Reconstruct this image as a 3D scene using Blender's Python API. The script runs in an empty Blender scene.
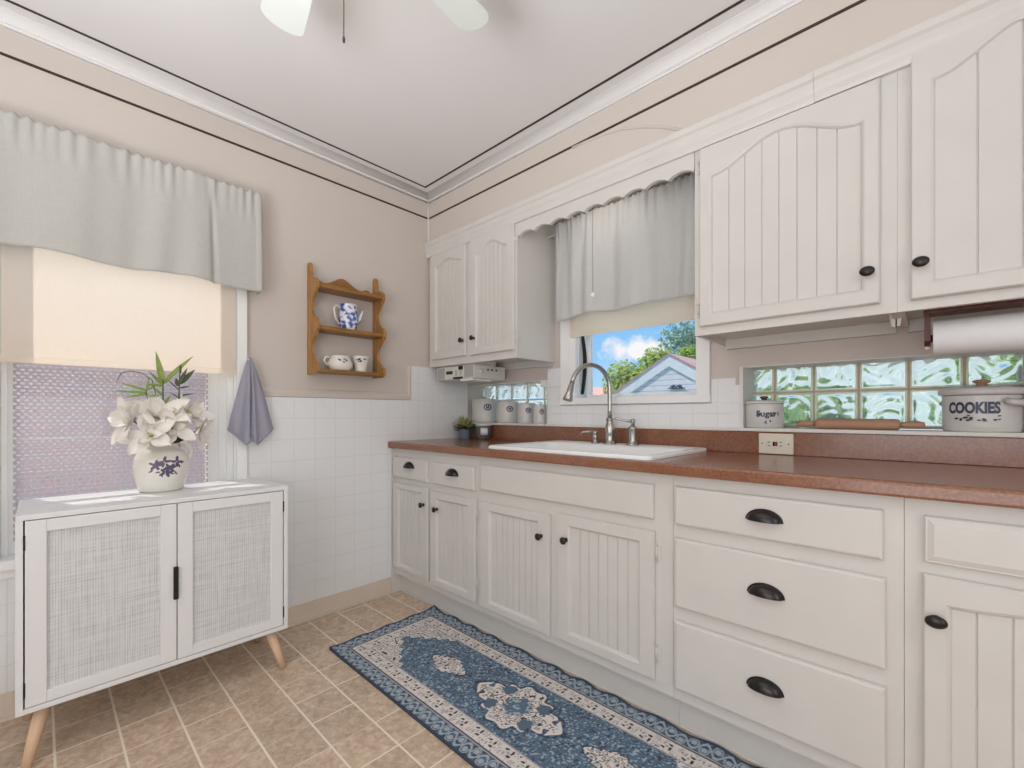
import bpy, bmesh, math, random
from mathutils import Vector, Matrix
random.seed(7)
PI = math.pi
sc = bpy.context.scene
COL = sc.collection
sin, cos = math.sin, math.cos

# ------------------------------------------------------------------ camera
FPX, HY = 445.0, 414.0
TH = math.atan(420 / 445)
CAM = Vector((2.381, -2.061, 1.08))
cd = bpy.data.cameras.new('camera')
cd.sensor_width = 36
cd.lens = FPX / 1024 * 36
cd.shift_y = (HY - 384) / 1024
cd.clip_start = 0.02
cd.clip_end = 300
cam = bpy.data.objects.new('camera', cd)
COL.objects.link(cam)
cam.location = CAM
cam.rotation_euler = (PI / 2, 0, TH)
sc.camera = cam


def ray(px, py):
    u = (px - 512) / FPX
    v = (HY - py) / FPX
    s, c = sin(TH), cos(TH)
    return Vector((-s + u * c, c + u * s, v))


def onx(px, py, x):
    r = ray(px, py)
    return CAM + r * ((x - CAM.x) / r.x)


def ony(px, py, y):
    r = ray(px, py)
    return CAM + r * ((y - CAM.y) / r.y)


# ------------------------------------------------------------------ colour / materials
def lin(h):
    h = h.lstrip('#')
    o = []
    for i in (0, 2, 4):
        c = int(h[i:i + 2], 16) / 255
        o.append(c / 12.92 if c <= 0.04045 else ((c + 0.055) / 1.055) ** 2.4)
    return tuple(o) + (1.0,)


class NT:
    def __init__(self, name):
        self.m = bpy.data.materials.new(name)
        self.m.use_nodes = True
        self.t = self.m.node_tree
        self.t.nodes.clear()
        self.out = self.t.nodes.new('ShaderNodeOutputMaterial')

    def n(self, typ, props=None, **ins):
        nd = self.t.nodes.new(typ)
        for k, v in (props or {}).items():
            setattr(nd, k, v)
        for k, v in ins.items():
            key = int(k[1:]) if k[0] == 'i' and k[1:].isdigit() else k.replace('_', ' ')
            s = nd.inputs[key]
            if isinstance(v, bpy.types.NodeSocket):
                self.t.links.new(v, s)
            else:
                s.default_value = v
        return nd

    def math(self, op, a, b=0.0, clamp=False):
        return self.n('ShaderNodeMath', {'operation': op, 'use_clamp': clamp}, i0=a, i1=b).outputs[0]

    def mix(self, f, a, b, typ='MIX'):
        nd = self.n('ShaderNodeMixRGB', {'blend_type': typ}, i0=f, i1=a, i2=b)
        return nd.outputs[0]

    def ramp(self, f, stops):
        nd = self.n('ShaderNodeValToRGB', i0=f)
        r = nd.color_ramp
        while len(r.elements) < len(stops):
            r.elements.new(0.5)
        for e, (p, c) in zip(r.elements, stops):
            e.position = p
            e.color = c
        return nd.outputs[0]

    def obj(self):
        return self.n('ShaderNodeTexCoord').outputs['Object']

    def xyz(self, v):
        nd = self.n('ShaderNodeSeparateXYZ', i0=v)
        return nd.outputs[0], nd.outputs[1], nd.outputs[2]

    def noise(self, v, scale, detail=3, rough=.5, dist=0):
        return self.n('ShaderNodeTexNoise', Vector=v, Scale=scale, Detail=detail, Roughness=rough, Distortion=dist).outputs[0]

    def line(self, c, pitch, off, w):
        """1 on grid lines of the coordinate c"""
        a = self.math('SUBTRACT', c, off)
        a = self.math('DIVIDE', a, pitch)
        a = self.math('ADD', a, 0.5)
        a = self.math('FRACT', a)
        a = self.math('SUBTRACT', a, 0.5)
        a = self.math('ABSOLUTE', a)
        a = self.math('MULTIPLY', a, pitch)
        return self.n('ShaderNodeMapRange', {'clamp': True}, i0=a, i1=w * .5, i2=w * .5 + .0012, i3=1.0, i4=0.0).outputs[0]

    def bump(self, h, strength=.3, dist=.002):
        return self.n('ShaderNodeBump', Height=h, Strength=strength, Distance=dist).outputs[0]

    def bsdf(self, **ins):
        p = self.n('ShaderNodeBsdfPrincipled', **ins)
        return p.outputs[0]

    def done(self, s):
        self.t.links.new(s, self.out.inputs[0])
        return self.m


def plain(name, col, rough=.5, metal=0, noise=0, nscale=20, bump=0, bscale=120, **kw):
    t = NT(name)
    v = t.obj()
    c = lin(col)
    base = c
    if noise:
        dk = tuple(x * (1 - noise) for x in c[:3]) + (1,)
        base = t.ramp(t.noise(v, nscale, 4), [(.3, dk), (.7, c)])
    ins = dict(Base_Color=base, Roughness=rough, Metallic=metal)
    ins.update(kw)
    if bump:
        ins['Normal'] = t.bump(t.noise(v, bscale, 3), bump, .001)
    return t.done(t.bsdf(**ins))


M = {}
M['wall'] = plain('wall_paint', 'cec5bd', .75, noise=.03, nscale=3, bump=.25, bscale=90)
M['ceiling'] = plain('ceiling_paint', 'e4e2e1', .85, noise=.02, nscale=2, bump=.2, bscale=60)
M['cab'] = plain('cabinet_paint', 'd4d1cc', .45, noise=.04, nscale=7, bump=.12, bscale=45)
M['trimw'] = plain('white_trim_paint', 'e2dfda', .5, noise=.02, nscale=6)
M['white'] = plain('white_lacquer', 'e6e6e6', .35, noise=.015, nscale=4)
M['glosswhite'] = plain('white_enamel', 'f0f1f0', .12)
M['stripe'] = plain('dark_brown_stripe', '3a2d24', .6, noise=.2, nscale=40)
M['black'] = plain('black_iron', '17120f', .28, noise=.2, nscale=60)
M['blackm'] = plain('black_matte', '151312', .7, noise=.2, nscale=60)
M['dark'] = plain('dark_gap', '2c2622', .8, noise=.1)
M['steel'] = plain('brushed_nickel', 'b9b6b1', .25, 1.0, noise=.08, nscale=80)
M['base'] = plain('beige_vinyl_base', 'd9ccbd', .5, noise=.05, nscale=9)
M['beech'] = plain('pale_beech', 'e6c5a6', .5, noise=.12, nscale=14)
M['rollpin'] = plain('rolling_pin_wood', 'b38b70', .5, noise=.15, nscale=25)
M['redwood'] = plain('dark_red_wood', '5d2b1c', .4, noise=.3, nscale=25)
M['stone'] = plain('cream_stoneware', 'cfccc5', .3, noise=.05, nscale=18)
M['stonew'] = plain('white_stoneware', 'e4e0d8', .25, noise=.05, nscale=18)
M['can'] = plain('grey_white_stoneware', 'd5d2cd', .3, noise=.06, nscale=16)
M['blueink'] = plain('dark_blue_glaze', '39405e', .35, noise=.25, nscale=90)
M['purple'] = plain('plum_glaze', '58506e', .35, noise=.25, nscale=90)
M['ivory'] = plain('ivory_plastic', 'e3dccb', .4, noise=.02)
M['greyp'] = plain('grey_speaker_cloth', 'b1aea9', .8, noise=.2, nscale=300)
M['silver'] = plain('silver_plastic', 'd6d4cc', .35, noise=.03)
M['redbtn'] = plain('red_button', '8e2f28', .5, noise=.1)
M['petal'] = plain('white_petal_silk', 'f1ece4', .7, noise=.06, nscale=30, Subsurface_Weight=.0)
M['petalc'] = plain('yellow_green_flower_heart', 'c9c27e', .7, noise=.2, nscale=90)
M['leafg'] = plain('fresh_green_leaf', '8fa653', .55, noise=.25, nscale=35)
M['leafd'] = plain('dark_green_leaf', '4d5b3a', .55, noise=.3, nscale=35)
M['stem'] = plain('grey_green_stem', '5d6252', .6, noise=.2, nscale=60)
M['succ'] = plain('yellow_green_succulent', 'b3ad78', .5, noise=.35, nscale=40)
M['succd'] = plain('dark_succulent_leaf', '4d4a33', .5, noise=.35, nscale=40)
M['potblue'] = plain('blue_grey_pot_glaze', '6f7f8a', .4, noise=.12, nscale=40)
M['candle'] = plain('smoky_grey_glass', '5d5a58', .15, noise=.08, nscale=20)
M['paper'] = plain('white_paper_towel', 'e9e9ea', .9, noise=.03, nscale=50, bump=.4, bscale=220)
M['label'] = plain('pale_paper_label', 'e4e2e6', .8, noise=.05, nscale=60)
M['bark'] = plain('bark', '5d4a3a', .9, noise=.4, nscale=12)
M['grass'] = plain('lawn', '6d8a4a', .9, noise=.4, nscale=3)
M['roofpink'] = plain('pink_shingles', 'c89c94', .9, noise=.2, nscale=9)
M['barge'] = plain('pale_lavender_barge_paint', 'f2ebec', .6, noise=.04, nscale=5)
M['concrete'] = plain('mortar_grey', 'c9c0aa', .9, noise=.15, nscale=30)
M['scroll'] = plain('slate_iron', '5b6178', .5, noise=.2, nscale=30)
M['rim'] = plain('olive_cream_block_edge', 'e6e3c6', .25, noise=.15, nscale=30)
M['winw'] = plain('glare_white_window_paint', 'f1f1ef', .4, noise=.02, nscale=6)  # trim white made lighter, the overexposed look of the frames put into the colour
M['cord'] = plain('tan_cord', '9a8f82', .7, noise=.2, nscale=90)
M['fanblade'] = plain('white_fan_blade', 'e4eae6', .5, noise=.02)
M['clear'] = plain('crystal_ball', 'f0f0f0', .08, noise=.03)


def emit(name, col, strength):
    t = NT(name)
    return t.done(t.n('ShaderNodeEmission', Color=lin(col), Strength=strength).outputs[0])


def wood(name, c1, c2, axis=1, rough=.4):
    t = NT(name)
    v = t.obj()
    sc_ = [30, 30, 30]
    sc_[axis] = 3
    mp = t.n('ShaderNodeMapping', Vector=v)
    mp.inputs['Scale'].default_value = sc_
    n = t.noise(mp.outputs[0], 1.5, 5, .6, 1.2)
    c = t.ramp(n, [(.3, lin(c1)), (.7, lin(c2))])
    return t.done(t.bsdf(Base_Color=c, Roughness=rough, Normal=t.bump(n, .1)))


M['oak'] = wood('golden_oak', '79501f', 'a97a3c', 1)
M['oakv'] = wood('golden_oak_upright', '8a5f2e', 'bb8c4c', 2)


def m_counter():
    t = NT('terracotta_laminate')
    v = t.obj()
    n = t.noise(v, 130, 4, .6)
    n2 = t.noise(v, 14, 3)
    c = t.ramp(n, [(.3, lin('6c442f')), (.5, lin('885940')), (.72, lin('a17258'))])
    c = t.mix(.35, c, t.ramp(n2, [(.3, lin('7b4d37')), (.7, lin('96674d'))]))
    return t.done(t.bsdf(Base_Color=c, Roughness=.2, Specular_IOR_Level=.7))


M['counter'] = m_counter()


def m_floor():
    t = NT('tan_stone_tile_vinyl')
    v = t.obj()
    x, y, z = t.xyz(v)
    ly = t.line(y, .1545, -1.258, .0055)
    lx = t.line(x, .1525, .505, .0045)
    cx = t.math('FLOOR', t.math('DIVIDE', t.math('SUBTRACT', x, .43), .1525))
    cy = t.math('FLOOR', t.math('DIVIDE', t.math('SUBTRACT', y, -1.258), .1545))
    cell = t.n('ShaderNodeCombineXYZ', i0=cx, i1=cy).outputs[0]
    wn = t.n('ShaderNodeTexWhiteNoise', {'noise_dimensions': '2D'}, Vector=cell).outputs[0]
    lx = t.math('MULTIPLY', lx, t.n('ShaderNodeMapRange', i0=wn, i1=.25, i2=.75, i3=.25, i4=1.0).outputs[0])
    ln = t.math('MAXIMUM', ly, lx)
    cx2 = t.math('FLOOR', t.math('DIVIDE', t.math('SUBTRACT', x, .505), .1525))
    cell2 = t.n('ShaderNodeCombineXYZ', i0=cx2, i1=cy, i2=3.0).outputs[0]
    wv = t.n('ShaderNodeTexWhiteNoise', {'noise_dimensions': '3D'}, Vector=cell2)
    off = t.n('ShaderNodeVectorMath', {'operation': 'SCALE'}, i0=wv.outputs[1], Scale=5.0).outputs[0]
    vv = t.n('ShaderNodeVectorMath', {'operation': 'ADD'}, i0=v, i1=off).outputs[0]
    n1 = t.noise(vv, 13, 6, .65, 1.0)
    n2 = t.noise(vv, 45, 4, .6, .6)
    c = t.ramp(n1, [(.28, lin('a08a74')), (.45, lin('c2aa92')), (.58, lin('d2bda5')), (.75, lin('e6d8c7'))])
    c = t.mix(.5, c, t.ramp(n2, [(.3, lin('a18971')), (.5, lin('c8b199')), (.72, lin('eaddcd'))]))
    tone = t.n('ShaderNodeMapRange', i0=wv.outputs[0], i3=.92, i4=1.06).outputs[0]
    hs = t.n('ShaderNodeHueSaturation', Color=c, Value=tone).outputs[0]
    c = t.mix(ln, hs, lin('eee2d2'))
    h = t.math('SUBTRACT', t.math('MULTIPLY', n2, .3), ln)
    return t.done(t.bsdf(Base_Color=c, Roughness=.42, Normal=t.bump(h, .25, .0015)))


M['floor'] = m_floor()


def m_tile(name, axis, pitch_h, off_h, pitch_z, off_z):
    t = NT(name)
    v = t.obj()
    xyz = t.xyz(v)
    a = t.line(xyz[axis], pitch_h, off_h, .003)
    b = t.line(xyz[2], pitch_z, off_z, .003)
    ln = t.math('MAXIMUM', a, b)
    c = t.mix(ln, lin('eaebeb'), lin('e2e2e1'))
    wob = t.noise(v, 9, 2)
    h = t.math('SUBTRACT', t.math('MULTIPLY', wob, .5), ln)
    return t.done(t.bsdf(Base_Color=c, Roughness=.22, Normal=t.bump(h, .22, .0015)))


M['tileL'] = m_tile('white_tile_window_wall', 1, .108, -.09, .108, 1.166)
M['tileB'] = m_tile('white_tile_sink_wall', 0, .108, .72, .108, 1.128)


def m_cane():
    t = NT('white_woven_cane')
    v = t.obj()
    x, y, z = t.xyz(v)
    wy = t.math('SINE', t.math('MULTIPLY', y, 2 * PI / .0066))
    wz = t.math('SINE', t.math('MULTIPLY', z, 2 * PI / .0044))
    n1 = t.n('ShaderNodeTexNoise', Scale=1, Detail=4, Vector=t.n('ShaderNodeMapping', Vector=v, Scale=(1, 160, 9)).outputs[0]).outputs[0]
    n2 = t.n('ShaderNodeTexNoise', Scale=1, Detail=4, Vector=t.n('ShaderNodeMapping', Vector=v, Scale=(1, 7, 190)).outputs[0]).outputs[0]
    a = t.math('ADD', t.math('MULTIPLY', wy, .26), t.math('MULTIPLY', wz, .14))
    b = t.math('ADD', t.math('MULTIPLY', t.math('SUBTRACT', n1, .5), 1.3), t.math('MULTIPLY', t.math('SUBTRACT', n2, .5), 1.4))
    s = t.math('ADD', t.math('ADD', a, b), .5)
    c = t.ramp(s, [(.0, lin('bdbdbd')), (.35, lin('cecece')), (.75, lin('dcdcdc'))])
    return t.done(t.bsdf(Base_Color=c, Roughness=.75, Normal=t.bump(s, .3, .001)))


M['cane'] = m_cane()


def m_cloth(name, col, transl=.35, rough=.9, scale=900, tcol=None):
    t = NT(name)
    v = t.obj()
    x, y, z = t.xyz(v)
    n = t.n('ShaderNodeTexNoise', Scale=1, Detail=2, Vector=t.n('ShaderNodeMapping', Vector=v, Scale=(300, 300, 30)).outputs[0]).outputs[0]
    n2 = t.n('ShaderNodeTexNoise', Scale=1, Detail=2, Vector=t.n('ShaderNodeMapping', Vector=v, Scale=(25, 25, 350)).outputs[0]).outputs[0]
    s = t.math('MULTIPLY', t.math('ADD', n, n2), .5)
    c = lin(col)
    dk = tuple(q * .93 for q in c[:3]) + (1,)
    cc = t.ramp(s, [(.35, dk), (.65, c)])
    d = t.n('ShaderNodeBsdfDiffuse', Color=cc, Normal=t.bump(s, .2, .001)).outputs[0]
    tr = t.n('ShaderNodeBsdfTranslucent', Color=lin(tcol) if tcol else cc).outputs[0]
    return t.done(t.n('ShaderNodeMixShader', i0=transl, i1=d, i2=tr).outputs[0])


M['valance'] = m_cloth('pale_grey_valance_cloth', 'd5d4cf', .25)
M['curtain'] = m_cloth('pale_grey_curtain_cloth', 'dcdcdb', .25)
M['shade'] = m_cloth('cream_roller_shade', 'efe6da', .55, tcol='fff8f0')
M['shade2'] = m_cloth('ivory_roller_shade', 'f8f3ea', .6, tcol='fff3e2')
M['towel'] = m_cloth('slate_grey_towel', 'a9a7b5', .12)


def m_lace():
    t = NT('perforated_lace_mesh')
    v = t.obj()
    x, y, z = t.xyz(v)
    PY, PZ = .0205, .0255
    masks = []
    for oy, oz in ((0, 0), (.5, .5)):
        def cc(c, p, o):
            a = t.math('FRACT', t.math('ADD', t.math('DIVIDE', c, p), 100.0 + o))
            return t.math('SUBTRACT', a, .5)
        a = t.math('DIVIDE', cc(y, PY, oy), .34)
        b = t.math('DIVIDE', cc(z, PZ, oz), .21)
        d = t.math('ADD', t.math('MULTIPLY', a, a), t.math('MULTIPLY', b, b))
        masks.append(t.math('LESS_THAN', d, 1.0))
    hole = t.math('MAXIMUM', masks[0], masks[1])
    d = t.n('ShaderNodeBsdfDiffuse', Color=lin('d6c9c6')).outputs[0]
    tl = t.n('ShaderNodeBsdfTranslucent', Color=lin('dccfcc')).outputs[0]
    f = t.n('ShaderNodeMixShader', i0=.35, i1=d, i2=tl).outputs[0]
    tp = t.n('ShaderNodeBsdfTransparent').outputs[0]
    return t.done(t.n('ShaderNodeMixShader', i0=hole, i1=f, i2=tp).outputs[0])


M['lace'] = m_lace()


def m_pane():
    t = NT('clear_window_glass')
    tp = t.n('ShaderNodeBsdfTransparent', Color=(.97, .98, .98, 1)).outputs[0]
    gl = t.n('ShaderNodeBsdfGlossy', Roughness=.02).outputs[0]
    return t.done(t.n('ShaderNodeMixShader', i0=.05, i1=tp, i2=gl).outputs[0])


M['pane'] = m_pane()


def m_block():
    t = NT('wavy_block_glass')
    g = t.n('ShaderNodeBsdfGlass', Color=(.97, 1.0, .96, 1), Roughness=.0, IOR=1.45).outputs[0]
    tp = t.n('ShaderNodeBsdfTranslucent', Color=(.95, .97, .93, 1)).outputs[0]
    return t.done(t.n('ShaderNodeMixShader', i0=.12, i1=g, i2=tp).outputs[0])


M['block'] = m_block()


def m_siding():
    t = NT('lavender_lap_siding')
    v = t.obj()
    x, y, z = t.xyz(v)
    n = t.noise(v, 4, 3)
    c = t.ramp(n, [(.3, lin('e6dcde')), (.7, lin('f0e8ea'))])
    c = t.mix(t.line(z, .125, .03, .014), c, lin('b9aeb6'))
    return t.done(t.bsdf(Base_Color=c, Roughness=.7))


M['siding'] = m_siding()


def m_brick():
    t = NT('pink_brick')
    v = t.obj()
    x, y, z = t.xyz(v)
    uv = t.n('ShaderNodeCombineXYZ', i0=y, i1=z).outputs[0]
    b = t.n('ShaderNodeTexBrick', Vector=uv, Color1=lin('f2c9bd'), Color2=lin('ecbdb0'), Mortar=lin('f8ece6'), Scale=4.5)
    b.inputs['Mortar Size'].default_value = .02
    return t.done(t.bsdf(Base_Color=b.outputs[0], Roughness=.9))


M['brick'] = m_brick()


def m_foliage(name, a, b):
    t = NT(name)
    v = t.obj()
    c = t.ramp(t.noise(v, 1.6, 5, .7), [(.3, lin(a)), (.7, lin(b))])
    d = t.n('ShaderNodeBsdfDiffuse', Color=c).outputs[0]
    tl = t.n('ShaderNodeBsdfTranslucent', Color=c).outputs[0]
    return t.done(t.n('ShaderNodeMixShader', i0=.35, i1=d, i2=tl).outputs[0])


M['fol1'] = m_foliage('spring_green_foliage', '6d8b3c', 'b9c96a')
M['fol2'] = m_foliage('blue_green_foliage', '6f8f86', 'a9c3ad')
M['fol3'] = m_foliage('hedge_foliage', '55802f', '9dbb56')


def m_attr(name, rough=.9, bump=0, spec=.5):
    t = NT(name)
    c = t.n('ShaderNodeVertexColor', {'layer_name': 'pattern'}).outputs[0]
    ins = dict(Base_Color=c, Roughness=rough, Specular_IOR_Level=spec)
    if bump:
        ins['Normal'] = t.bump(t.noise(t.obj(), 260, 3), bump, .002)
    return t.done(t.bsdf(**ins))


M['rug'] = m_attr('printed_runner_weave', .95, .4, .1)
M['blueware'] = m_attr('blue_and_white_glaze', .2)
M['jugware'] = m_attr('cream_glaze_with_motif', .25)


# ------------------------------------------------------------------ mesh helper
class MB:
    def __init__(self):
        self.v, self.f, self.s = [], [], []
        self.cols = None

    def add(self, vs, fs, smooth=False):
        b = len(self.v)
        self.v += [Vector(p) for p in vs]
        self.f += [tuple(i + b for i in q) for q in fs]
        self.s += [smooth] * len(fs)
        return self

    def box(self, x0, y0, z0, x1, y1, z1, bev=0):
        x0, x1 = min(x0, x1), max(x0, x1)
        y0, y1 = min(y0, y1), max(y0, y1)
        z0, z1 = min(z0, z1), max(z0, z1)
        if bev <= 0:
            vs = [(x, y, z) for z in (z0, z1) for y in (y0, y1) for x in (x0, x1)]
            return self.add(vs, [(0, 2, 3, 1), (4, 5, 7, 6), (0, 1, 5, 4), (1, 3, 7, 5), (3, 2, 6, 7), (2, 0, 4, 6)])
        bm = bmesh.new()
        bmesh.ops.create_cube(bm, size=1)
        for v in bm.verts:
            v.co = Vector(((x0 + x1) / 2 + v.co.x * (x1 - x0), (y0 + y1) / 2 + v.co.y * (y1 - y0), (z0 + z1) / 2 + v.co.z * (z1 - z0)))
        bev = min(bev, .49 * min(x1 - x0, y1 - y0, z1 - z0))
        bmesh.ops.bevel(bm, geom=list(bm.edges), offset=bev, segments=2, affect='EDGES', profile=.6)
        bm.verts.index_update()
        self.add([v.co.copy() for v in bm.verts], [[v.index for v in f.verts] for f in bm.faces])
        bm.free()
        return self

    def prism(self, poly, axis, a, b, smooth=False):
        """poly: 2-D outline in the two other axes (order x<y<z), extruded on axis from a to b"""
        def p3(p, h):
            if axis == 'x':
                return (h, p[0], p[1])
            if axis == 'y':
                return (p[0], h, p[1])
            return (p[0], p[1], h)
        n = len(poly)
        vs = [p3(p, a) for p in poly] + [p3(p, b) for p in poly]
        fs = [tuple(range(n)), tuple(range(2 * n - 1, n - 1, -1))]
        self.add(vs, fs)
        self.add(vs, [(i, (i + 1) % n, n + (i + 1) % n, n + i) for i in range(n)], smooth)
        return self

    def tube(self, pts, r, n=10, caps=True, smooth=True):
        pts = [Vector(p) for p in pts]
        rs = r if isinstance(r, (list, tuple)) else [r] * len(pts)
        vs, fs = [], []
        up = None
        for i, p in enumerate(pts):
            d = (pts[min(i + 1, len(pts) - 1)] - pts[max(i - 1, 0)]).normalized()
            if up is None:
                a = Vector((0, 0, 1)) if abs(d.z) < .9 else Vector((1, 0, 0))
                up = d.cross(a).normalized()
            up = (up - d * up.dot(d)).normalized()
            w = d.cross(up)
            for k in range(n):
                t = 2 * PI * k / n
                vs.append(p + (up * cos(t) + w * sin(t)) * rs[i])
        for i in range(len(pts) - 1):
            for k in range(n):
                a, b = i * n + k, i * n + (k + 1) % n
                fs.append((a, b, b + n, a + n))
        self.add(vs, fs, smooth)
        if caps:
            self.add(vs[:n], [tuple(range(n - 1, -1, -1))])
            self.add(vs[-n:], [tuple(range(n))])
        return self

    def lathe(self, prof, c, n=32, axis='z', sx=1, sy=1, smooth=True, rot=0):
        vs, fs = [], []
        for r, h in prof:
            for k in range(n):
                t = 2 * PI * k / n + rot
                a, b = r * cos(t) * sx, r * sin(t) * sy
                if axis == 'z':
                    p = (c[0] + a, c[1] + b, c[2] + h)
                elif axis == 'y':
                    p = (c[0] + a, c[1] - h, c[2] + b)
                else:
                    p = (c[0] + h, c[1] + a, c[2] + b)
                vs.append(p)
        m = len(prof)
        for i in range(m - 1):
            for k in range(n):
                a, b = i * n + k, i * n + (k + 1) % n
                fs.append((a, b, b + n, a + n))
        self.add(vs, fs, smooth)
        if prof[0][0] > 1e-5:
            self.add(vs[:n], [tuple(range(n - 1, -1, -1))])
        if prof[-1][0] > 1e-5:
            self.add(vs[-n:], [tuple(range(n))])
        return self

    def grid(self, fn, nu, nv, smooth=True):
        vs = [fn(i / nu, j / nv) for j in range(nv + 1) for i in range(nu + 1)]
        fs = [(j * (nu + 1) + i, j * (nu + 1) + i + 1, (j + 1) * (nu + 1) + i + 1, (j + 1) * (nu + 1) + i)
              for j in range(nv) for i in range(nu)]
        return self.add(vs, fs, smooth)

    def build(self, name, mat, parent=None, origin=None, solid=0, recalc=True, colfn=None, weld=False):
        if parent is not None:
            o = Vector((0, 0, 0))
            q = parent
            while q is not None:
                o += q.location
                q = q.parent
        else:
            o = Vector(origin) if origin is not None else Vector((0, 0, 0))
        me = bpy.data.meshes.new(name)
        me.from_pydata([tuple(p - o) for p in self.v], [], self.f)
        me.polygons.foreach_set('use_smooth', self.s)
        if recalc:
            bm = bmesh.new()
            bm.from_mesh(me)
            bmesh.ops.remove_doubles(bm, verts=bm.verts, dist=1e-6)
            bmesh.ops.recalc_face_normals(bm, faces=bm.faces)
            bm.to_mesh(me)
            bm.free()
        if colfn:
            ca = me.color_attributes.new('pattern', 'FLOAT_COLOR', 'POINT')
            for i, v in enumerate(me.vertices):
                ca.data[i].color = colfn(v.co + o)
        me.update()
        ob = bpy.data.objects.new(name, me)
        COL.objects.link(ob)
        me.materials.append(mat)
        if parent is not None:
            ob.parent = parent
        else:
            ob.location = o
        if solid:
            md = ob.modifiers.new('thickness', 'SOLIDIFY')
            md.thickness = solid
            md.offset = 0
        return ob


def T(name, label, cat, loc, group=None):
    o = bpy.data.objects.new(name, None)
    o.empty_display_size = .05
    COL.objects.link(o)
    o.location = loc
    return tag(o, label, cat, group)


def tag(o, label, cat, group=None):
    o['label'] = label
    o['category'] = cat
    if group:
        o['group'] = group
    return o


def struct(o):
    o['kind'] = 'structure'
    return o


def holes_wall(mb, axis, a0, a1, z0, z1, d0, d1, holes):
    """wall along axis with rectangular holes (a,b,zlo,zhi)"""
    xs = sorted({a0, a1} | {h[0] for h in holes} | {h[1] for h in holes})
    zs = sorted({z0, z1} | {h[2] for h in holes} | {h[3] for h in holes})
    for i in range(len(xs) - 1):
        for j in range(len(zs) - 1):
            cx, cz = (xs[i] + xs[i + 1]) / 2, (zs[j] + zs[j + 1]) / 2
            if any(h[0] < cx < h[1] and h[2] < cz < h[3] for h in holes):
                continue
            if axis == 'x':
                mb.box(xs[i], d0, zs[j], xs[i + 1], d1, zs[j + 1])
            else:
                mb.box(d0, xs[i], zs[j], d1, xs[i + 1], zs[j + 1])


# ================================================================== SETTING
RX, RY, CZ = 3.8, -3.6, 2.49       # right wall, front wall, ceiling
SY = -.329                         # soffit / upper cabinet face
WY0, WY1, WZ0, WZ1 = -2.165, -1.43, .56, 2.03      # opening of the window in the left wall
SX0, SX1, SZ0, SZ1 = .942, 1.60, 1.168, 2.06       # opening over the sink
NLX, NRX0, NRX1, NZ0, NZ1 = .725, 1.785, 2.60, 1.008, 1.281   # glass block niches

b = MB().box(-.25, RY, -.12, RX, .25, 0)
struct(b.build('floor', M['floor']))
b = MB().box(-.25, RY - .1, CZ, RX + .1, .25, CZ + .12)
struct(b.build('ceiling', M['ceiling']))
b = MB()
holes_wall(b, 'y', RY, .25, 0, CZ, -.10, 0, [(WY0, WY1, WZ0, WZ1)])
holes_wall(b, 'y', RY, .25, 0, CZ, -.25, -.10, [(WY0 - .25, WY1 + .15, WZ0 - .04, 2.44)])
struct(b.build('wall_left', M['wall']))
b = MB()
holes_wall(b, 'x', 0, RX, 0, CZ, 0, .08,
           [(SX0, SX1, SZ0, SZ1), (0, NLX, NZ0, NZ1), (NRX0, NRX1, NZ0, NZ1)])
holes_wall(b, 'x', 0, RX, 0, CZ, .08, .25,
           [(SX0 - .20, SX1 + .12, SZ0 - .05, SZ1 + .05), (0, NLX, NZ0, NZ1), (NRX0, NRX1, NZ0, NZ1)])
struct(b.build('wall_back', M['wall']))
struct(MB().box(RX, RY, 0, RX + .1, .25, CZ).build('wall_right', M['wall']))
struct(MB().box(-.25, RY - .1, 0, RX + .1, RY, CZ).build('wall_front', M['wall']))
struct(MB().box(0, SY, 2.18, RX, 0, CZ).build('wall_soffit', M['wall']))

# plaster cove along ceiling: quarter round
def cove(name, axis, a0, a1, base, sgn):
    R = .045
    pts = [(0, CZ)] + [(0, CZ - R)] + [(R - R * cos(t), CZ - R + R * sin(t)) for t in [PI / 2 * k / 8 for k in range(9)]]
    mb = MB()
    if axis == 'y':
        mb.prism([(base + sgn * p[0], p[1]) for p in pts], 'y', a0, a1, True)
    else:
        mb.prism([(base + sgn * p[0], p[1]) for p in pts], 'x', a0, a1, True)
    struct(mb.build(name, M['ceiling']))


cove('trim_1', 'y', RY, SY, 0, 1)
cove('trim_2', 'x', 0, RX, SY, -1)
# little picture bead under the cove
struct(MB().tube([(.002, RY, 2.462), (.002, SY - .002, 2.462), (RX, SY - .002, 2.462)], .0045, 8).build('trim_3', M['ceiling']))
# dark painted stripes, wall and ceiling
b = MB().box(0, RY, 2.343, .002, SY - .002, 2.353).box(0, SY - .002, 2.343, RX, SY, 2.353)
struct(b.build('trim_4', M['stripe']))
b = MB().box(.085, RY, CZ - .002, .096, SY - .085, CZ).box(.085, SY - .096, CZ - .002, RX, SY - .085, CZ)
struct(b.build('trim_5', M['stripe']))
# corner bead between window wall and soffit
struct(MB().tube([(.004, SY - .004, 2.19), (.004, SY - .004, 2.46)], .006, 8).build('trim_6', M['trimw']))
# shallow arched bead on the soffit above the sink
arc = [(1.14, 2.343), (1.234, 2.338), (1.309, 2.333), (1.403, 2.316), (1.49, 2.287), (1.573, 2.25), (1.632, 2.217), (1.688, 2.182)]
struct(MB().tube([(x, SY, z) for x, z in arc], .006, 8).build('trim_7', M['wall']))

# tile wainscot on the window wall
b = MB()
b.box(0, -1.388, .098, .008, 0, 1.166)
b.box(0, -.470, 1.166, .008, 0, 1.382)
b.box(0, RY, .098, .008, -1.388, .50)
struct(b.build('trim_8', M['tileL']))
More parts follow.
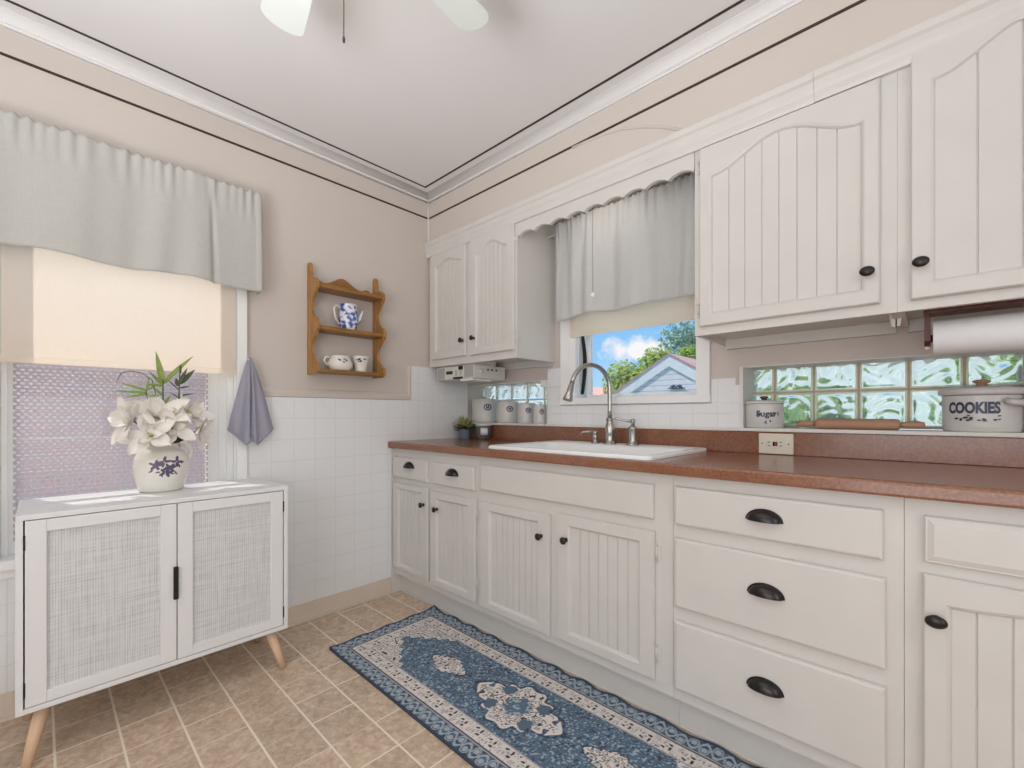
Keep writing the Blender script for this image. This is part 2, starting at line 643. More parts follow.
# raised chevron lines on the decorated tile course
b = MB()
for k in range(13):
    y1 = -.09 - .108 * k
    for dy in (0, .022):
        p = [(y1 - .095 + dy, 1.155), (y1 - .088 + dy, 1.155), (y1 - .022 + dy * .6, 1.068), (y1 - .029 + dy * .6, 1.068)]
        if p[0][0] > -1.385:
            b.prism(p, 'x', .008, .0095)
for (ya, za) in ((-.29, 1.274),):
    for dy in (0, .02):
        b.prism([(ya + dy, za - .01), (ya + .006 + dy, za - .01), (ya + .07 + dy * .5, za - .095), (ya + .064 + dy * .5, za - .095)], 'x', .008, .0095)
struct(b.build('trim_9', M['tileL']))
# painted cap above the tile
b = MB()
b.prism([(0, 1.166), (.012, 1.168), (.014, 1.19), (.008, 1.206), (0, 1.212)], 'y', -1.388, -.470)
b.prism([(0, -.492), (.008, -.488), (.014, -.480), (.012, -.470), (0, -.470)], 'z', 1.19, 1.382)
struct(b.build('trim_10', M['wall']))
b = MB().box(0, RY, 0, .010, -.612, .098, .003).box(.010, RY, 0, .018, -.612, .012, .003)
struct(b.build('baseboard_left', M['base']))

# tile on the sink wall
b = MB()
b.box(NLX + .004, -.006, 1.02, 1.785 - .02, 0, 1.128)
b.box(1.665, -.006, 1.128, 1.765, 0, 1.236)
b.box(.729, -.006, 1.128, .83, 0, 1.236)
b.box(.735, -.012, 1.236, .83, 0, 1.345)
b.box(1.765, -.006, 1.022, 1.785, 0, 1.205)
b.box(.676, -.006, 1.241, .73, .14, 1.28)
struct(b.build('trim_11', M['tileB']))
# horizontal cap course under the window
struct(MB().box(NLX + .02, -.009, 1.082, 1.755, -.006, 1.124, .0015).build('trim_12', M['tileB']))
# white ledges in front of the glass blocks
b = MB().box(0, -.03, 1.008, NLX, .15, 1.022, .003)
struct(b.build('trim_13', M['trimw']))
b = MB().box(NRX0 - .03, -.03, 1.008, NRX1, .15, 1.022, .003).box(NRX1, -.03, 1.008, RX, 0, 1.022)
struct(b.build('trim_14', M['trimw']))
struct(MB().box(NLX, -.022, 1.008, NRX0 - .03, 0, 1.020, .002).build('trim_15', M['trimw']))
# niche edge trim
b = MB().box(NRX0 - .002, -.012, 1.022, NRX0 + .012, .15, NZ1).box(NRX0, -.004, NZ1 - .004, NRX1, .15, NZ1)
struct(b.build('trim_16', M['trimw']))
b = MB().box(0, -.004, NZ1 - .004, NLX, .15, NZ1).box(NLX - .004, -.004, 1.022, NLX, .15, 1.24)
b.box(0, -.012, 1.022, .012, 0, 1.382)
struct(b.build('trim_17', M['trimw']))
# crown moulding over the upper cabinets, in two lengths with a step
prof = [(SY, 2.088), (SY - .012, 2.088), (SY - .016, 2.098), (SY - .016, 2.118), (SY - .021, 2.128), (SY - .022, 2.15), (SY - .03, 2.158), (SY - .032, 2.176), (SY - .03, 2.182), (SY, 2.182)]
struct(MB().prism(prof, 'x', .0, 2.1035).build('trim_18', M['cab']))
prof2 = [(p[0] - (.0015 if p[0] < SY else 0), p[1] + .001) for p in prof]
struct(MB().prism(prof2, 'x', 2.1045, RX).build('trim_19', M['cab']))
# scalloped board between the upper cabinets
pts = [(.785, 2.183), (.785, 2.028)]
nS = 9
x0, x1 = .80, 1.712
for k in range(nS):
    for j in range(9):
        u = j / 8
        pts.append((x0 + (x1 - x0) * (k + u) / nS, 2.018 + .017 * sin(PI * u) ** .8))
pts += [(1.7145, 2.028), (1.7145, 2.183)]
pts = [p for i, p in enumerate(pts) if i == 0 or (Vector(p) - Vector(pts[i - 1])).length > 1e-5]
struct(MB().prism(pts, 'y', SY - .002, SY + .017).build('trim_20', M['cab']))


# ---------- window in the left wall
def window_left():
    w = struct(T2('window_1', (0, (WY0 + WY1) / 2, WZ0)))
    b = MB()   # casing and jambs
    b.box(0, WY1, WZ0 - .05, .022, WY1 + .042, WZ1 + .06, .004)
    b.box(0, WY0 - .09, WZ0 - .05, .022, WY0, WZ1 + .06, .004)
    b.box(0, WY0 - .09, WZ1, .024, WY1 + .042, WZ1 + .07, .004)
    b.box(-.10, WY1 - .006, WZ0, 0, WY1, WZ1).box(-.10, WY0, WZ0, 0, WY0 + .006, WZ1)
    b.box(-.10, WY0 + .006, WZ1 - .006, 0, WY1 - .006, WZ1)
    b.build('casing', M['winw'], w)
    b = MB().box(-.095, WY0 + .0065, WZ0 - .01, 0, WY1 - .0065, WZ0 + .006).box(.0005, WY0 - .1, WZ0 - .03, .034, WY1 + .05, WZ0 + .006, .006).box(.0005, WY0 - .09, .5005, .018, WY1 + .04, WZ0 - .03, .003)
    b.build('sill', M['winw'], w)
    b = MB()   # sash with stepped stiles
    for y0, y1, x0_, x1_ in ((WY1 - .103, WY1 - .006, -.10, -.065), (WY1 - .058, WY1 - .006, -.065, -.045), (WY1 - .03, WY1 - .006, -.045, -.02),
                             (WY0 + .006, WY0 + .04, -.10, -.065), (WY0 + .006, WY0 + .022, -.065, -.03)):
        b.box(x0_, y0, WZ0, x1_, y1, WZ1 - .006, .003)
    b.box(-.099, WY0 + .04, WZ0, -.068, WY1 - .103, WZ0 + .06, .003).box(-.099, WY0 + .04, WZ1 - .06, -.068, WY1 - .103, WZ1 - .007)
    b.box(-.135, WY0 + .007, 1.28, -.1005, WY1 - .007, 1.325)
    b.build('sash', M['winw'], w)
    MB().box(-.088, WY0 + .03, WZ0 + .05, -.084, WY1 - .09, WZ1 - .05).build('pane', M['pane'], w)


def T2(name, loc):
    o = bpy.data.objects.new(name, None)
    o.empty_display_size = .05
    COL.objects.link(o)
    o.location = loc
    return o


window_left()


def window_sink():
    w = struct(T2('window_2', (1.27, 0, SZ0)))
    b = MB()
    b.box(.832, -.018, 1.135, SX0, 0, 2.1, .003).box(SX1, -.018, 1.135, 1.661, 0, 2.1, .003)
    b.box(.832, -.022, 1.132, 1.664, 0, SZ0, .003)
    b.box(.90, -.024, 1.17, SX0, -.018, 2.08, .002)
    b.box(SX0, 0, SZ0 - .002, SX1, .08, SZ0 + .0015).box(SX0, 0, SZ0, SX0 + .004, .08, SZ1).box(SX1 - .004, 0, SZ0, SX1, .08, SZ1)
    b.box(SX0, 0, SZ1 - .004, SX1, .08, SZ1)
    b.build('casing', M['winw'], w)
    b = MB()
    xs0, xs1 = SX0 + .024, SX1 - .003
    b.box(xs0, .045, SZ0, xs0 + .026, .075, SZ1 - .01, .003).box(xs1 - .012, .045, SZ0, xs1, .075, SZ1 - .01, .003)
    b.box(xs0 + .026, .046, SZ0, xs1 - .012, .074, SZ0 + .019, .002).box(xs0 + .026, .046, SZ1 - .04, xs1 - .012, .074, SZ1 - .01)
    b.build('sash', M['winw'], w)
    MB().box(xs0 + .02, .058, SZ0 + .012, xs1 - .008, .062, SZ1 - .03).build('pane', M['pane'], w)
    for nm, xa, sg in (('side_guard', SX0 + .005, 1), ('side_guard', SX1 - .012, -1)):
        # black curved guard between jamb and sash
        o_, i_ = [], []
        for k in range(13):
            u = k / 12
            z = 1.19 + u * .34
            bow = sin(PI * u) * .016
            wid = .0035 + .006 * sin(PI * u)
            if sg > 0:
                o_.append((xa + bow * .9 + .001, z))
                i_.append((xa + bow * .9 + wid + .004, z))
            else:
                t_ = u
                o_.append((xa - .012 * t_ + .006, z))
                i_.append((xa - .012 * t_ + .008 + .010 * t_, z))
        MB().prism(o_ + i_[::-1], 'y', .02, .04).build(nm, M['blackm'], w)


window_sink()


# ---------- glass block panels
def wavy(seed):
    rnd = random.Random(seed)
    ph = [rnd.uniform(0, 6.28) for _ in range(8)]

    def f(u, v):
        wx = u * 9 + 1.6 * sin(v * 7 + ph[0]) + .9 * sin(u * 5 + ph[1])
        wz = v * 9 + 1.6 * sin(u * 6 + ph[2]) + .9 * sin(v * 6 + ph[3])
        return .5 * sin(wx + ph[4]) * cos(wz * .8 + ph[5]) + .35 * sin((wx + wz) * .9 + ph[6]) + .25 * sin(wz * 1.7 - wx * .6 + ph[7])
    return f


def glass_panel(name, edges, zrows, y0=.15, y1=.195, rims=True):
    w = struct(T2(name, ((edges[0] + edges[-1]) / 2, y0, zrows[0])))
    g = .0035
    m = MB()
    for e in edges:
        m.box(e - g, y0 + .002, zrows[0], e + g, y1 - .006, zrows[-1])
    for z in zrows:
        m.box(edges[0], y0 + .0025, z - g, edges[-1], y1 - .0065, z + g)
    m.build('mortar', M['concrete'] if rims else M['trimw'], w)
    sd = 0
    for j in range(len(zrows) - 1):
        for i in range(len(edges) - 1):
            sd += 1
            xa, xb, za, zb = edges[i] + g, edges[i + 1] - g, zrows[j] + g, zrows[j + 1] - g
            f = wavy(sd * 13 + int(edges[0] * 10))
            n = 30
            mb = MB()

            def front(u, v):
                e = min(u, 1 - u, v, 1 - v)
                rim = min(1, max(0, (e - .07) / .05))
                edge = min(1, e / .03)
                return (xa + (xb - xa) * u, y0 + .006 * (1 - edge) + rim * (.004 + .0075 * f(u, v)), za + (zb - za) * v)

            def back(u, v):
                return (xa + (xb - xa) * u, y1, za + (zb - za) * v)
            mb.grid(front, n, n)
            mb.grid(back, n, n, False)
            for q in range(4):
                def side(u, v, q=q):
                    a, c = {0: (u, 0), 1: (u, 1), 2: (0, u), 3: (1, u)}[q]
                    p, r = Vector(front(a, c)), Vector(back(a, c))
                    return p.lerp(r, v)
                mb.grid(side, n, 1, False)
            gb = mb.build('glass_block', M['block'], w)
            if not rims:
                continue
            fr = MB()
            q, ya_, yb_ = .0065, y0 - .0022, y0 - .0002
            fr.box(xa, ya_, za, xb, yb_, za + q, .0008).box(xa, ya_, zb - q, xb, yb_, zb, .0008)
            fr.box(xa, ya_, za + q, xa + q, yb_, zb - q, .0008).box(xb - q, ya_, za + q, xb, yb_, zb - q, .0008)
            fr.build('edge_rim', M['rim'], gb)


glass_panel('window_3', [.0, .145, .29, .435, .58, .73], [1.028, 1.1725, 1.317], y1=.17, rims=False)
glass_panel('window_4', [1.735, 1.879, 2.023, 2.171, 2.318, 2.463, 2.607], [1.028, 1.1725, 1.317])


# ================================================================== CABINET HELPERS
def ymap(y):
    return lambda a, bz, h: (a, y - h, bz)


def xmap(x):
    return lambda a, bz, h: (x + h, a, bz)


def slab(mb, mp, a0, a1, z0, z1, prof):
    rings = []
    for i, h in prof:
        rings.append([mp(a0 + i, z0 + i, h), mp(a1 - i, z0 + i, h), mp(a1 - i, z1 - i, h), mp(a0 + i, z1 - i, h)])
    vs = [p for r in rings for p in r]
    fs = []
    for k in range(len(rings) - 1):
        for q in range(4):
            fs.append((4 * k + q, 4 * k + (q + 1) % 4, 4 * k + 4 + (q + 1) % 4, 4 * k + 4 + q))
    n = 4 * (len(rings) - 1)
    fs.append((n, n + 1, n + 2, n + 3))
    fs.append((3, 2, 1, 0))
    mb.add(vs, fs)


def panel_door(mb, mp, a0, a1, z0, z1, fw, fwt, fwb, amp, grooves, th=.018):
    N = 24
    rings = [(0, 0, 0), (0, th - .005, 0), (.004, th, 0), (-.010, th, 1), (-.004, th - .004, 1), (.0, .006, 1)]
    allv = []
    for i, h, op in rings:
        r = []
        if not op:
            xl, xr, zb, zt, A = a0 + i, a1 - i, z0 + i, z1 - i, 0
        else:
            xl, xr, zb, zt, A = a0 + fw + i, a1 - fw - i, z0 + fwb + i, z1 - fwt - i, amp
        r.append(mp(xl, zb, h))
        r.append(mp(xr, zb, h))
        for k in range(N + 1):
            t = 1 - k / N
            r.append(mp(xl + (xr - xl) * t, zt + A * sin(PI * t) ** 2, h))
        allv.append(r)
    L = len(allv[0])
    vs = [p for r in allv for p in r]
    fs = []
    for k in range(len(allv) - 1):
        for q in range(L):
            fs.append((L * k + q, L * k + (q + 1) % L, L * (k + 1) + (q + 1) % L, L * (k + 1) + q))
    mb.add(vs, fs)
    # beadboard panel
    xl, xr, zb, zt = a0 + fw, a1 - fw, z0 + fwb, z1 - fwt
    xs = [(xl - .002, .006), (xr + .002, .006)]
    for g in grooves:
        xs += [(g - .0022, .006), (g - .0008, .0025), (g + .0008, .0025), (g + .0022, .006)]
    for k in range(1, 24):
        x = xl + (xr - xl) * k / 24
        if all(abs(x - g) > .004 for g in grooves):
            xs.append((x, .006))
    xs.sort()
    vs, fs = [], []
    for x, h in xs:
        t = min(1, max(0, (x - xl) / (xr - xl)))
        vs.append(mp(x, zb - .002, h))
        vs.append(mp(x, zt + amp * sin(PI * t) ** 2 + .002, h))
    for k in range(len(xs) - 1):
        fs.append((2 * k, 2 * k + 2, 2 * k + 3, 2 * k + 1))
    mb.add(vs, fs)


def even(a0, a1, fw, n):
    return [a0 + fw + (a1 - a0 - 2 * fw) * k / n for k in range(1, n)]


def knob(parent, x, y, z, oval=1.0):
    mb = MB()
    mb.lathe([(.0, -.001), (.009, 0), (.0065, .003), (.0055, .012), (.010, .016), (.0145, .020), (.0150, .024), (.011, .028), (.004, .030), (0, .030)],
             (x, y, z), 20, 'y', oval, 1)
    return mb.build('knob', M['black'], parent)


def cup_pull(parent, x, y, z, w=.046, hgt=.032, d=.026):
    mb = MB()

    def f(u, v, s=1.0):
        a, bb = PI * u, PI / 2 * v
        return (x + w * s * cos(a), y - .002 - d * s * sin(bb) * sin(a) ** .9 if sin(a) > 0 else y - .002, z + hgt * s * (sin(a) * cos(bb)))
    mb.grid(f, 24, 10)
    mb.grid(lambda u, v: f(u, v, .9), 24, 10)
    # backplate rim
    mb.tube([(x + (w + .001) * cos(PI * k / 20), y - .002, z + (hgt + .001) * sin(PI * k / 20)) for k in range(21)], .0028, 6)
    mb.box(x - w, y - .003, z - .001, x + w, y, z + .004)
    return mb.build('pull', M['black'], parent)


def hinge(parent, x, y, z, h=.034):
    mb = MB().tube([(x, y - .006, z - h / 2), (x, y - .006, z + h / 2)], .0045, 8)
    for s in (-1, 1):
        mb.lathe([(0, -.004), (.005, -.002), (.003, .003), (0, .005)], (x, y - .006, z + s * (h / 2 + .004)), 8)
    mb.box(x - .002, y - .003, z - h / 2, x + .016, y, z + h / 2, .001)
    return mb.build('hinge', M['cab'], parent)


DR = [(0, 0), (0, .012), (.003, .016), (.008, .018)]
WG = 'wall cabinets over the counter'
# ---------------- upper cabinets
def upper(name, label, x0, x1, doors, knobs, hinges, left_open=False):
    t = T(name, label, 'wall cabinet', (x0, 0, 1.38))
    b = MB()
    b.box(x0, SY + .02, 1.402, x1, -.001, 2.178)
    b.box(x0, SY, 1.38, x1, SY + .02, 2.1)
    b.box(x0, SY + .02, 1.38, x0 + .016, -.001, 1.402).box(x1 - .016, SY + .02, 1.38, x1, -.001, 1.402)
    b.box(x0 + .0165, -.03, 1.36, x1 - .0165, -.0015, 1.4015)
    b.build('carcass', M['cab'], t)
    for k, d in enumerate(doors):
        mb = MB()
        panel_door(mb, ymap(SY - .0005), *d)
        do = mb.build('door', M['cab'], t)
        kx, kz, ov = knobs[k]
        knob(do, kx, SY - .0185, kz, ov)
        for hx, hz in hinges[k]:
            hinge(do, hx, SY, hz)
    return t


upper('wall_cabinet', 'smaller two-door cream wall cabinet in the corner left of the sink curtain', .012, .783,
      [(.052, .383, 1.424, 2.086, .05, .085, .05, .03, even(.052, .383, .05, 6)),
       (.424, .772, 1.421, 2.09, .058, .10, .05, .05, even(.424, .772, .058, 7))],
      [(.362, 1.515, 1), (.462, 1.517, 1)], [[], [(.774, 2.013), (.774, 1.488)]])
upper('wall_cabinet', 'cream wall cabinet with one wide arched beadboard door right of the sink curtain', 1.716, 2.3068,
      [(1.739, 2.268, 1.411, 2.084, .046, .118, .05, .075, [1.842, 1.895, 1.95, 2.002, 2.055, 2.11, 2.163])],
      [(2.24, 1.506, 1.25)], [[(1.732, 2.021), (1.732, 1.477)]])
upper('wall_cabinet', 'cream wall cabinet above the paper towel roll, cut off by the photo edge', 2.3072, 3.0,
      [(2.336, 2.80, 1.408, 2.112, .052, .095, .05, .075, [2.47, 2.55, 2.64, 2.72])],
      [(2.358, 1.507, 1.25)], [[]])

# ---------------- base cabinets
FY = -.594


def base(name, label, x0, x1, doors, drawers, false_front=None, side=False):
    t = T(name, label, 'base cabinet', (x0, -.3, 0))
    b = MB()
    b.box(x0 + .0005, FY, .123, x1 - .0005, FY + .02, .876)
    b.box(x0 + .0005, FY + .02, .123, x0 + .0165, -.022, .876).box(x1 - .0165, FY + .02, .123, x1 - .0005, -.022, .876)
    b.box(x0 + .0165, FY + .02, .123, x1 - .0165, -.022, .141).box(x0 + .0165, -.034, .141, x1 - .0165, -.022, .876)
    b.box(x0 + .0005, -.545, 0.001, x1 - .0005, -.03, .123)
    b.box(x0 + .0005, -.553, 0.001, x1 - .0005, -.545, .012, .003)
    if side:
        b.box(x0 + .0005, FY - .018, 0.001, x0 + .018, FY, .876).box(x0 + .0005, FY, .001, x0 + .018, -.545, .123)
    b.build('carcass', M['cab'], t)
    for d in drawers:
        mb = MB()
        slab(mb, ymap(FY - .0005), d[0], d[1], d[2], d[3], d[5] if len(d) > 5 else DR)
        o = mb.build('drawer', M['cab'], t)
        if d[4]:
            cup_pull(o, d[4][0], FY - .0185, d[4][1])
    if false_front:
        mb = MB()
        slab(mb, ymap(FY - .0005), *false_front, DR)
        mb.build('false_front', M['cab'], t)
    for d, kn, hs in doors:
        mb = MB()
        panel_door(mb, ymap(FY - .0005), *d)
        o = mb.build('door', M['cab'], t)
        knob(o, kn[0], FY - .0185, kn[1], kn[2])
        for hx, hz in hs:
            hinge(o, hx, FY, hz, .05)
    return t


base('base_cabinet', 'cream base cabinet with two small drawers over two narrow doors in the corner', .0, .784,
     [((.03, .378, .168, .672, .062, .038, .03, 0, even(.03, .378, .062, 6)), (.343, .580, 1), []),
      ((.40, .764, .160, .664, .062, .045, .045, 0, even(.40, .764, .062, 6)), (.465, .573, 1), [(.768, .589), (.768, .243)])],
     [(.03, .37, .705, .828, (.206, .772)), (.425, .756, .703, .822, (.594, .765))], side=True)
base('base_cabinet', 'cream base cabinet under the sink with a plain long front panel above two doors', .784, 1.746,
     [((.80, 1.224, .155, .66, .07, .045, .042, 0, even(.80, 1.224, .07, 8)), (1.182, .566, 1), []),
      ((1.268, 1.684, .163, .674, .062, .05, .045, 0, even(1.268, 1.684, .062, 7)), (1.312, .575, 1), [(1.688, .599), (1.688, .25)])],
     [], (.80, 1.68, .716, .836))
base('base_cabinet', 'cream base cabinet of three wide drawers with black cup pulls', 1.746, 2.331, [],
     [(1.756, 2.292, .712, .838, (2.025, .768)), (1.756, 2.297, .438, .667, (2.029, .552)), (1.756, 2.297, .165, .392, (2.027, .276))])
RD = [(0, 0), (0, .010), (.003, .013), (.006, .013), (.018, .018)]
base('base_cabinet', 'cream base cabinet with arched-panel door at the right edge below the cookie crock', 2.331, 2.95,
     [((2.365, 2.85, .15, .697, .05, .072, .05, .018, [2.455, 2.51, 2.58, 2.65, 2.72]), (2.388, .597, 1.35), [])],
     [(2.367, 2.85, .725, .836, (2.61, .775), RD)])

# ---------------- worktop
t = T('countertop', 'long terracotta laminate countertop running along the sink wall', 'countertop', (0, -.3, .876))
SKX0, SKX1, SKY0, SKY1 = .86, 1.645, -.565, -.055
b = MB()
ct = [(-.626, .880), (-.626, .912), (-.622, .916)]
b.box(.001, -.622, .8765, SKX0, -.021, .916).box(SKX1, -.622, .8765, 2.95, -.021, .916)
b.box(SKX0, -.622, .8765, SKX1, SKY0, .916).box(SKX0, SKY1, .8765, SKX1, -.021, .916)
b.prism([(-.622, .8765), (-.630, .8785), (-.632, .884), (-.632, .908), (-.630, .9135), (-.622, .916)], 'x', .001, 2.95)
b.build('worktop', M['counter'], t)
b = MB().box(.009, -.0205, .9165, 2.95, -.0005, 1.0075, .002)
b.build('backsplash', M['counter'], t)

# ================================================================== SINK + TAPS
t = T('kitchen_sink', 'white enamel drop-in kitchen sink set in the terracotta countertop', 'sink', (1.25, -.3, .916))


def rrect(x0, x1, y0, y1, r, n=5):
    pts = []
    for cx, cy, a in ((x1 - r, y1 - r, 0), (x0 + r, y1 - r, PI / 2), (x0 + r, y0 + r, PI), (x1 - r, y0 + r, 1.5 * PI)):
        for k in range(n + 1):
            q = a + PI / 2 * k / n
            pts.append((cx + r * cos(q), cy + r * sin(q)))
    return pts


def loft(mb, rings, cap=True, smooth=True):
    n = len(rings[0])
    vs = [p for r in rings for p in r]
    fs = [(k * n + i, k * n + (i + 1) % n, (k + 1) * n + (i + 1) % n, (k + 1) * n + i) for k in range(len(rings) - 1) for i in range(n)]
    mb.add(vs, fs, smooth)
    if cap:
        mb.add(rings[-1], [tuple(range(n))])


b = MB()
X0, X1, Y0, Y1 = .83, 1.662, -.6, -.03
rr = [[(x, y, .9165) for x, y in rrect(X0, X1, Y0, Y1, .03)], [(x, y, .926) for x, y in rrect(X0, X1, Y0, Y1, .03)],
      [(x, y, .9315) for x, y in rrect(X0 + .006, X1 - .006, Y0 + .006, Y1 - .006, .028)],
      [(x, y, .932) for x, y in rrect(X0 + .018, X1 - .018, Y0 + .018, Y1 - .018, .026)],
      [(x, y, .927) for x, y in rrect(X0 + .03, X1 - .03, Y0 + .03, Y1 - .03, .026)],
      [(x, y, .927) for x, y in rrect(X0 + .04, X1 - .04, Y0 + .04, Y1 - .12, .05)],
      [(x, y, .918) for x, y in rrect(X0 + .046, X1 - .046, Y0 + .046, Y1 - .126, .05)],
      [(x, y, .80) for x, y in rrect(X0 + .06, X1 - .06, Y0 + .06, Y1 - .14, .06)],
      [(x, y, .765) for x, y in rrect(X0 + .10, X1 - .10, Y0 + .10, Y1 - .18, .06)]]
loft(b, rr)
b.build('basin', M['glosswhite'], t)
MB().lathe([(.0, .003), (.03, .003), (.042, .001), (.042, 0)], (1.25, -.35, .765), 24).build('drain', M['steel'], t)

t = T('faucet', 'tall brushed nickel gooseneck kitchen faucet standing on the sink', 'faucet', (1.196, -.09, .9275))
fx, fy = 1.198, -.088
b = MB().lathe([(.033, 0), (.033, .006), (.026, .010), (.021, .02), (.024, .05), (.026, .075), (.019, .105), (.016, .118), (.019, .124), (.019, .130), (.013, .134)],
               (fx, fy, .9275), 28)
b.build('body', M['steel'], t)
pts = [(fx, fy, 1.055), (fx, fy, 1.10), (fx, fy, 1.18)]
dx, dy = -.088, -.205
for k in range(1, 17):
    a = PI * k / 16 * .93
    q = (1 - cos(a)) / 2
    pts.append((fx + dx * q, fy + dy * q, 1.205 + .118 * sin(a)))
b = MB().tube(pts, .0115, 14)
b.build('spout', M['steel'], t)
e = Vector(pts[-1])
d = (e - Vector(pts[-2])).normalized()
b = MB().tube([e - d * .004, e + d * .012, e + d * .014, e + d * .05, e + d * .082, e + d * .09], [.0125, .0125, .0145, .017, .024, .022], 18)
b.build('spray_head', M['steel'], t)

t = T('side_valve', 'brushed nickel side lever valve standing right of the gooseneck faucet', 'tap valve', (1.325, -.09, .9275))
b = MB().lathe([(.030, 0), (.030, .006), (.023, .011), (.020, .03), (.022, .05), (.020, .075), (.022, .080), (.022, .088), (.012, .094), (.008, .1)], (1.325, -.09, .9275), 24)
b.build('body', M['steel'], t)
b = MB().lathe([(.009, 0), (.008, .012), (.012, .02), (.010, .03), (0, .034)], (1.327, -.09, 1.024), 16)
b.tube([(1.330, -.09, 1.044), (1.30, -.105, 1.046), (1.275, -.118, 1.052), (1.258, -.127, 1.058), (1.25, -.131, 1.056)], [.007, .006, .005, .006, .004], 10)
b.build('lever', M['steel'], t)

t = T('soap_dispenser', 'short brushed nickel soap pump standing left of the gooseneck faucet', 'soap dispenser', (1.113, -.09, .9275))
b = MB().lathe([(.022, 0), (.022, .005), (.013, .009), (.011, .02), (.014, .03), (.014, .045), (.009, .05)], (1.113, -.09, .9275), 20)
b.build('body', M['steel'], t)
b = MB().lathe([(.010, 0), (.015, .004), (.015, .014), (.008, .018), (0, .018)], (1.113, -.09, .976), 16)
b.tube([(1.113, -.09, .987), (1.09, -.115, .990), (1.068, -.137, .987), (1.060, -.146, .978)], [.007, .006, .0055, .005], 10)
b.build('nozzle', M['steel'], t)

# ================================================================== WINDOW TEXTILES
# left valance
t = T('valance_curtain', 'pale grey gathered fabric valance hanging over the large left window', 'curtain', (.07, -1.8, 1.66))
YA, YB = -2.42, -1.345


def val(u, v):
    y = YA + (YB - YA) * u
    k = (y + 2.4) * 2 * PI
    env = .35 + .65 * v
    wob = .011 * sin(k * 2.7 + 1.0) + .006 * sin(k * 5.3 + 2.2 * v) * sin(k * 1.1) + .004 * sin(k * 8.3 + 1.5 * v) * sin(k * .7 + 2)
    ruff = (.005 * sin(k * 13 + sin(k * 7) * 2) + .003 * sin(k * 24 + 3 * sin(k * 3))) * max(0, 1 - v * 3.2)
    x = .078 + wob * env + ruff + .012 * v
    z = 2.118 - .46 * v - .006 * sin(k * 2.3) * v + .004 * sin(k * 30) * max(0, 1 - v * 10)
    x -= .016 * math.exp(-((y + 1.545 - .01 * v) / .010) ** 2) * min(1, v * 1.5)
    if u > .985:
        x = .078 + (x - .078) * .3 + .012 * v
    # rod pinch
    return (x, y, z)


MB().grid(val, 220, 40).build('fabric', M['valance'], t, solid=.002)
b = MB().grid(lambda u, v: (.078 - .056 * u, YB + .002 * sin(v * 3), val(1, v)[2]), 4, 20)
b.build('side_return', M['valance'], t, solid=.002)
b = MB().grid(lambda u, v: (Vector(val(u, .86 + .012 * v)) + Vector((.0018, 0, 0))), 220, 1)
b.build('hem', M['valance'], t)
b = MB().tube([(.024, YB - .006, 2.075), (.040, YB - .008, 2.075), (.046, YB - .03, 2.075), (.046, YA, 2.075)], .006, 8)
b.build('curtain_rod', M['trimw'], t)

# left roller shade
t = T('roller_shade', 'cream roller shade glowing with daylight half down in the large left window', 'window shade', (.026, -1.8, 1.26))
b = MB().box(.0270, -2.156, 1.285, .0282, -1.437, 2.0)
b.build('fabric', M['shade'], t)
b = MB().box(.0245, -2.157, 1.262, .0305, -1.436, 1.286, .003)
b.build('hem_bar', M['shade'], t)
b = MB().tube([(.045, -2.156, 2.0), (.045, -1.437, 2.0)], .017, 14)
b.build('roller', M['trimw'], t)

# lace mesh panel in the lower sash
t = T('window_mesh', 'white dotted mesh panel filling the lower half of the left window', 'window screen', (-.055, -1.83, .62))
b = MB().box(-.0605, WY0 + .035, WZ0 + .055, -.0600, WY1 - .098, 1.40)
b.build('mesh_fabric', M['lace'], t)
b = MB().tube([(-.058, WY0 + .035, .985), (-.058, WY1 - .098, .985)], .0022, 6)
b.build('seam', M['trimw'], t)
MB().tube([(-.058, WY0 + .035, 1.40), (-.058, WY1 - .098, 1.40)], .004, 6).build('top_rod', M['trimw'], t)

# curtain over the sink
t = T('sink_curtain', 'pale grey gathered cafe curtain hanging over the sink window', 'curtain', (1.23, -.1, 1.6))
CA, CB = .862, 1.640


def cur(u, v):
    x = CA + (CB - CA) * u
    k = (x - .86) * 2 * PI
    env = .2 + .8 * min(1, v * 2.2)
    wob = .017 * sin(k * 3.4 + .6) + .010 * sin(k * 6.1 + 1.8 * v) * (.5 + .5 * sin(k * 1.3)) + .006 * sin(k * 10.7 + 2) * sin(k * .9 + v)
    ruff = (.006 * sin(k * 17 + 2 * sin(k * 5)) + .003 * sin(k * 31)) * max(0, 1 - v * 3)
    y = -.105 + wob * env + ruff
    z = 2.132 - .532 * v + .004 * sin(k * 34 + 1) * max(0, 1 - v * 8) - .007 * sin(k * 2.6 + 1) * v
    return (x + .004 * sin(v * 6 + k), y, z)


MB().grid(cur, 200, 44).build('fabric', M['curtain'], t, solid=.002)
b = MB().grid(lambda u, v: (Vector(cur(u, .865 + .012 * v)) - Vector((0, .0018, 0))), 200, 1)
b.build('hem', M['curtain'], t)
b = MB().tube([(.79, -.078, 2.085), (1.71, -.078, 2.085)], .006, 10)
b.build('curtain_rod', M['trimw'], t)

t = T('roller_shade', 'ivory roller shade showing below the sink curtain', 'window shade', (1.25, -.04, 1.505))
b = MB().box(.917, -.0372, 1.52, 1.638, -.036, 2.05)
b.build('fabric', M['shade2'], t)
b = MB().box(.917, -.0390, 1.503, 1.638, -.034, 1.522, .002)
b.build('hem_bar', M['shade2'], t)
b = MB().tube([(.917, -.05, 2.05), (1.638, -.05, 2.05)], .013, 12)
b.build('roller', M['trimw'], t)
b = MB().lathe([(0, 0), (.007, .003), (.007, .007), (0, .010)], (1.29, -.038, 1.495), 10)
b.build('pull_button', M['clear'], t)

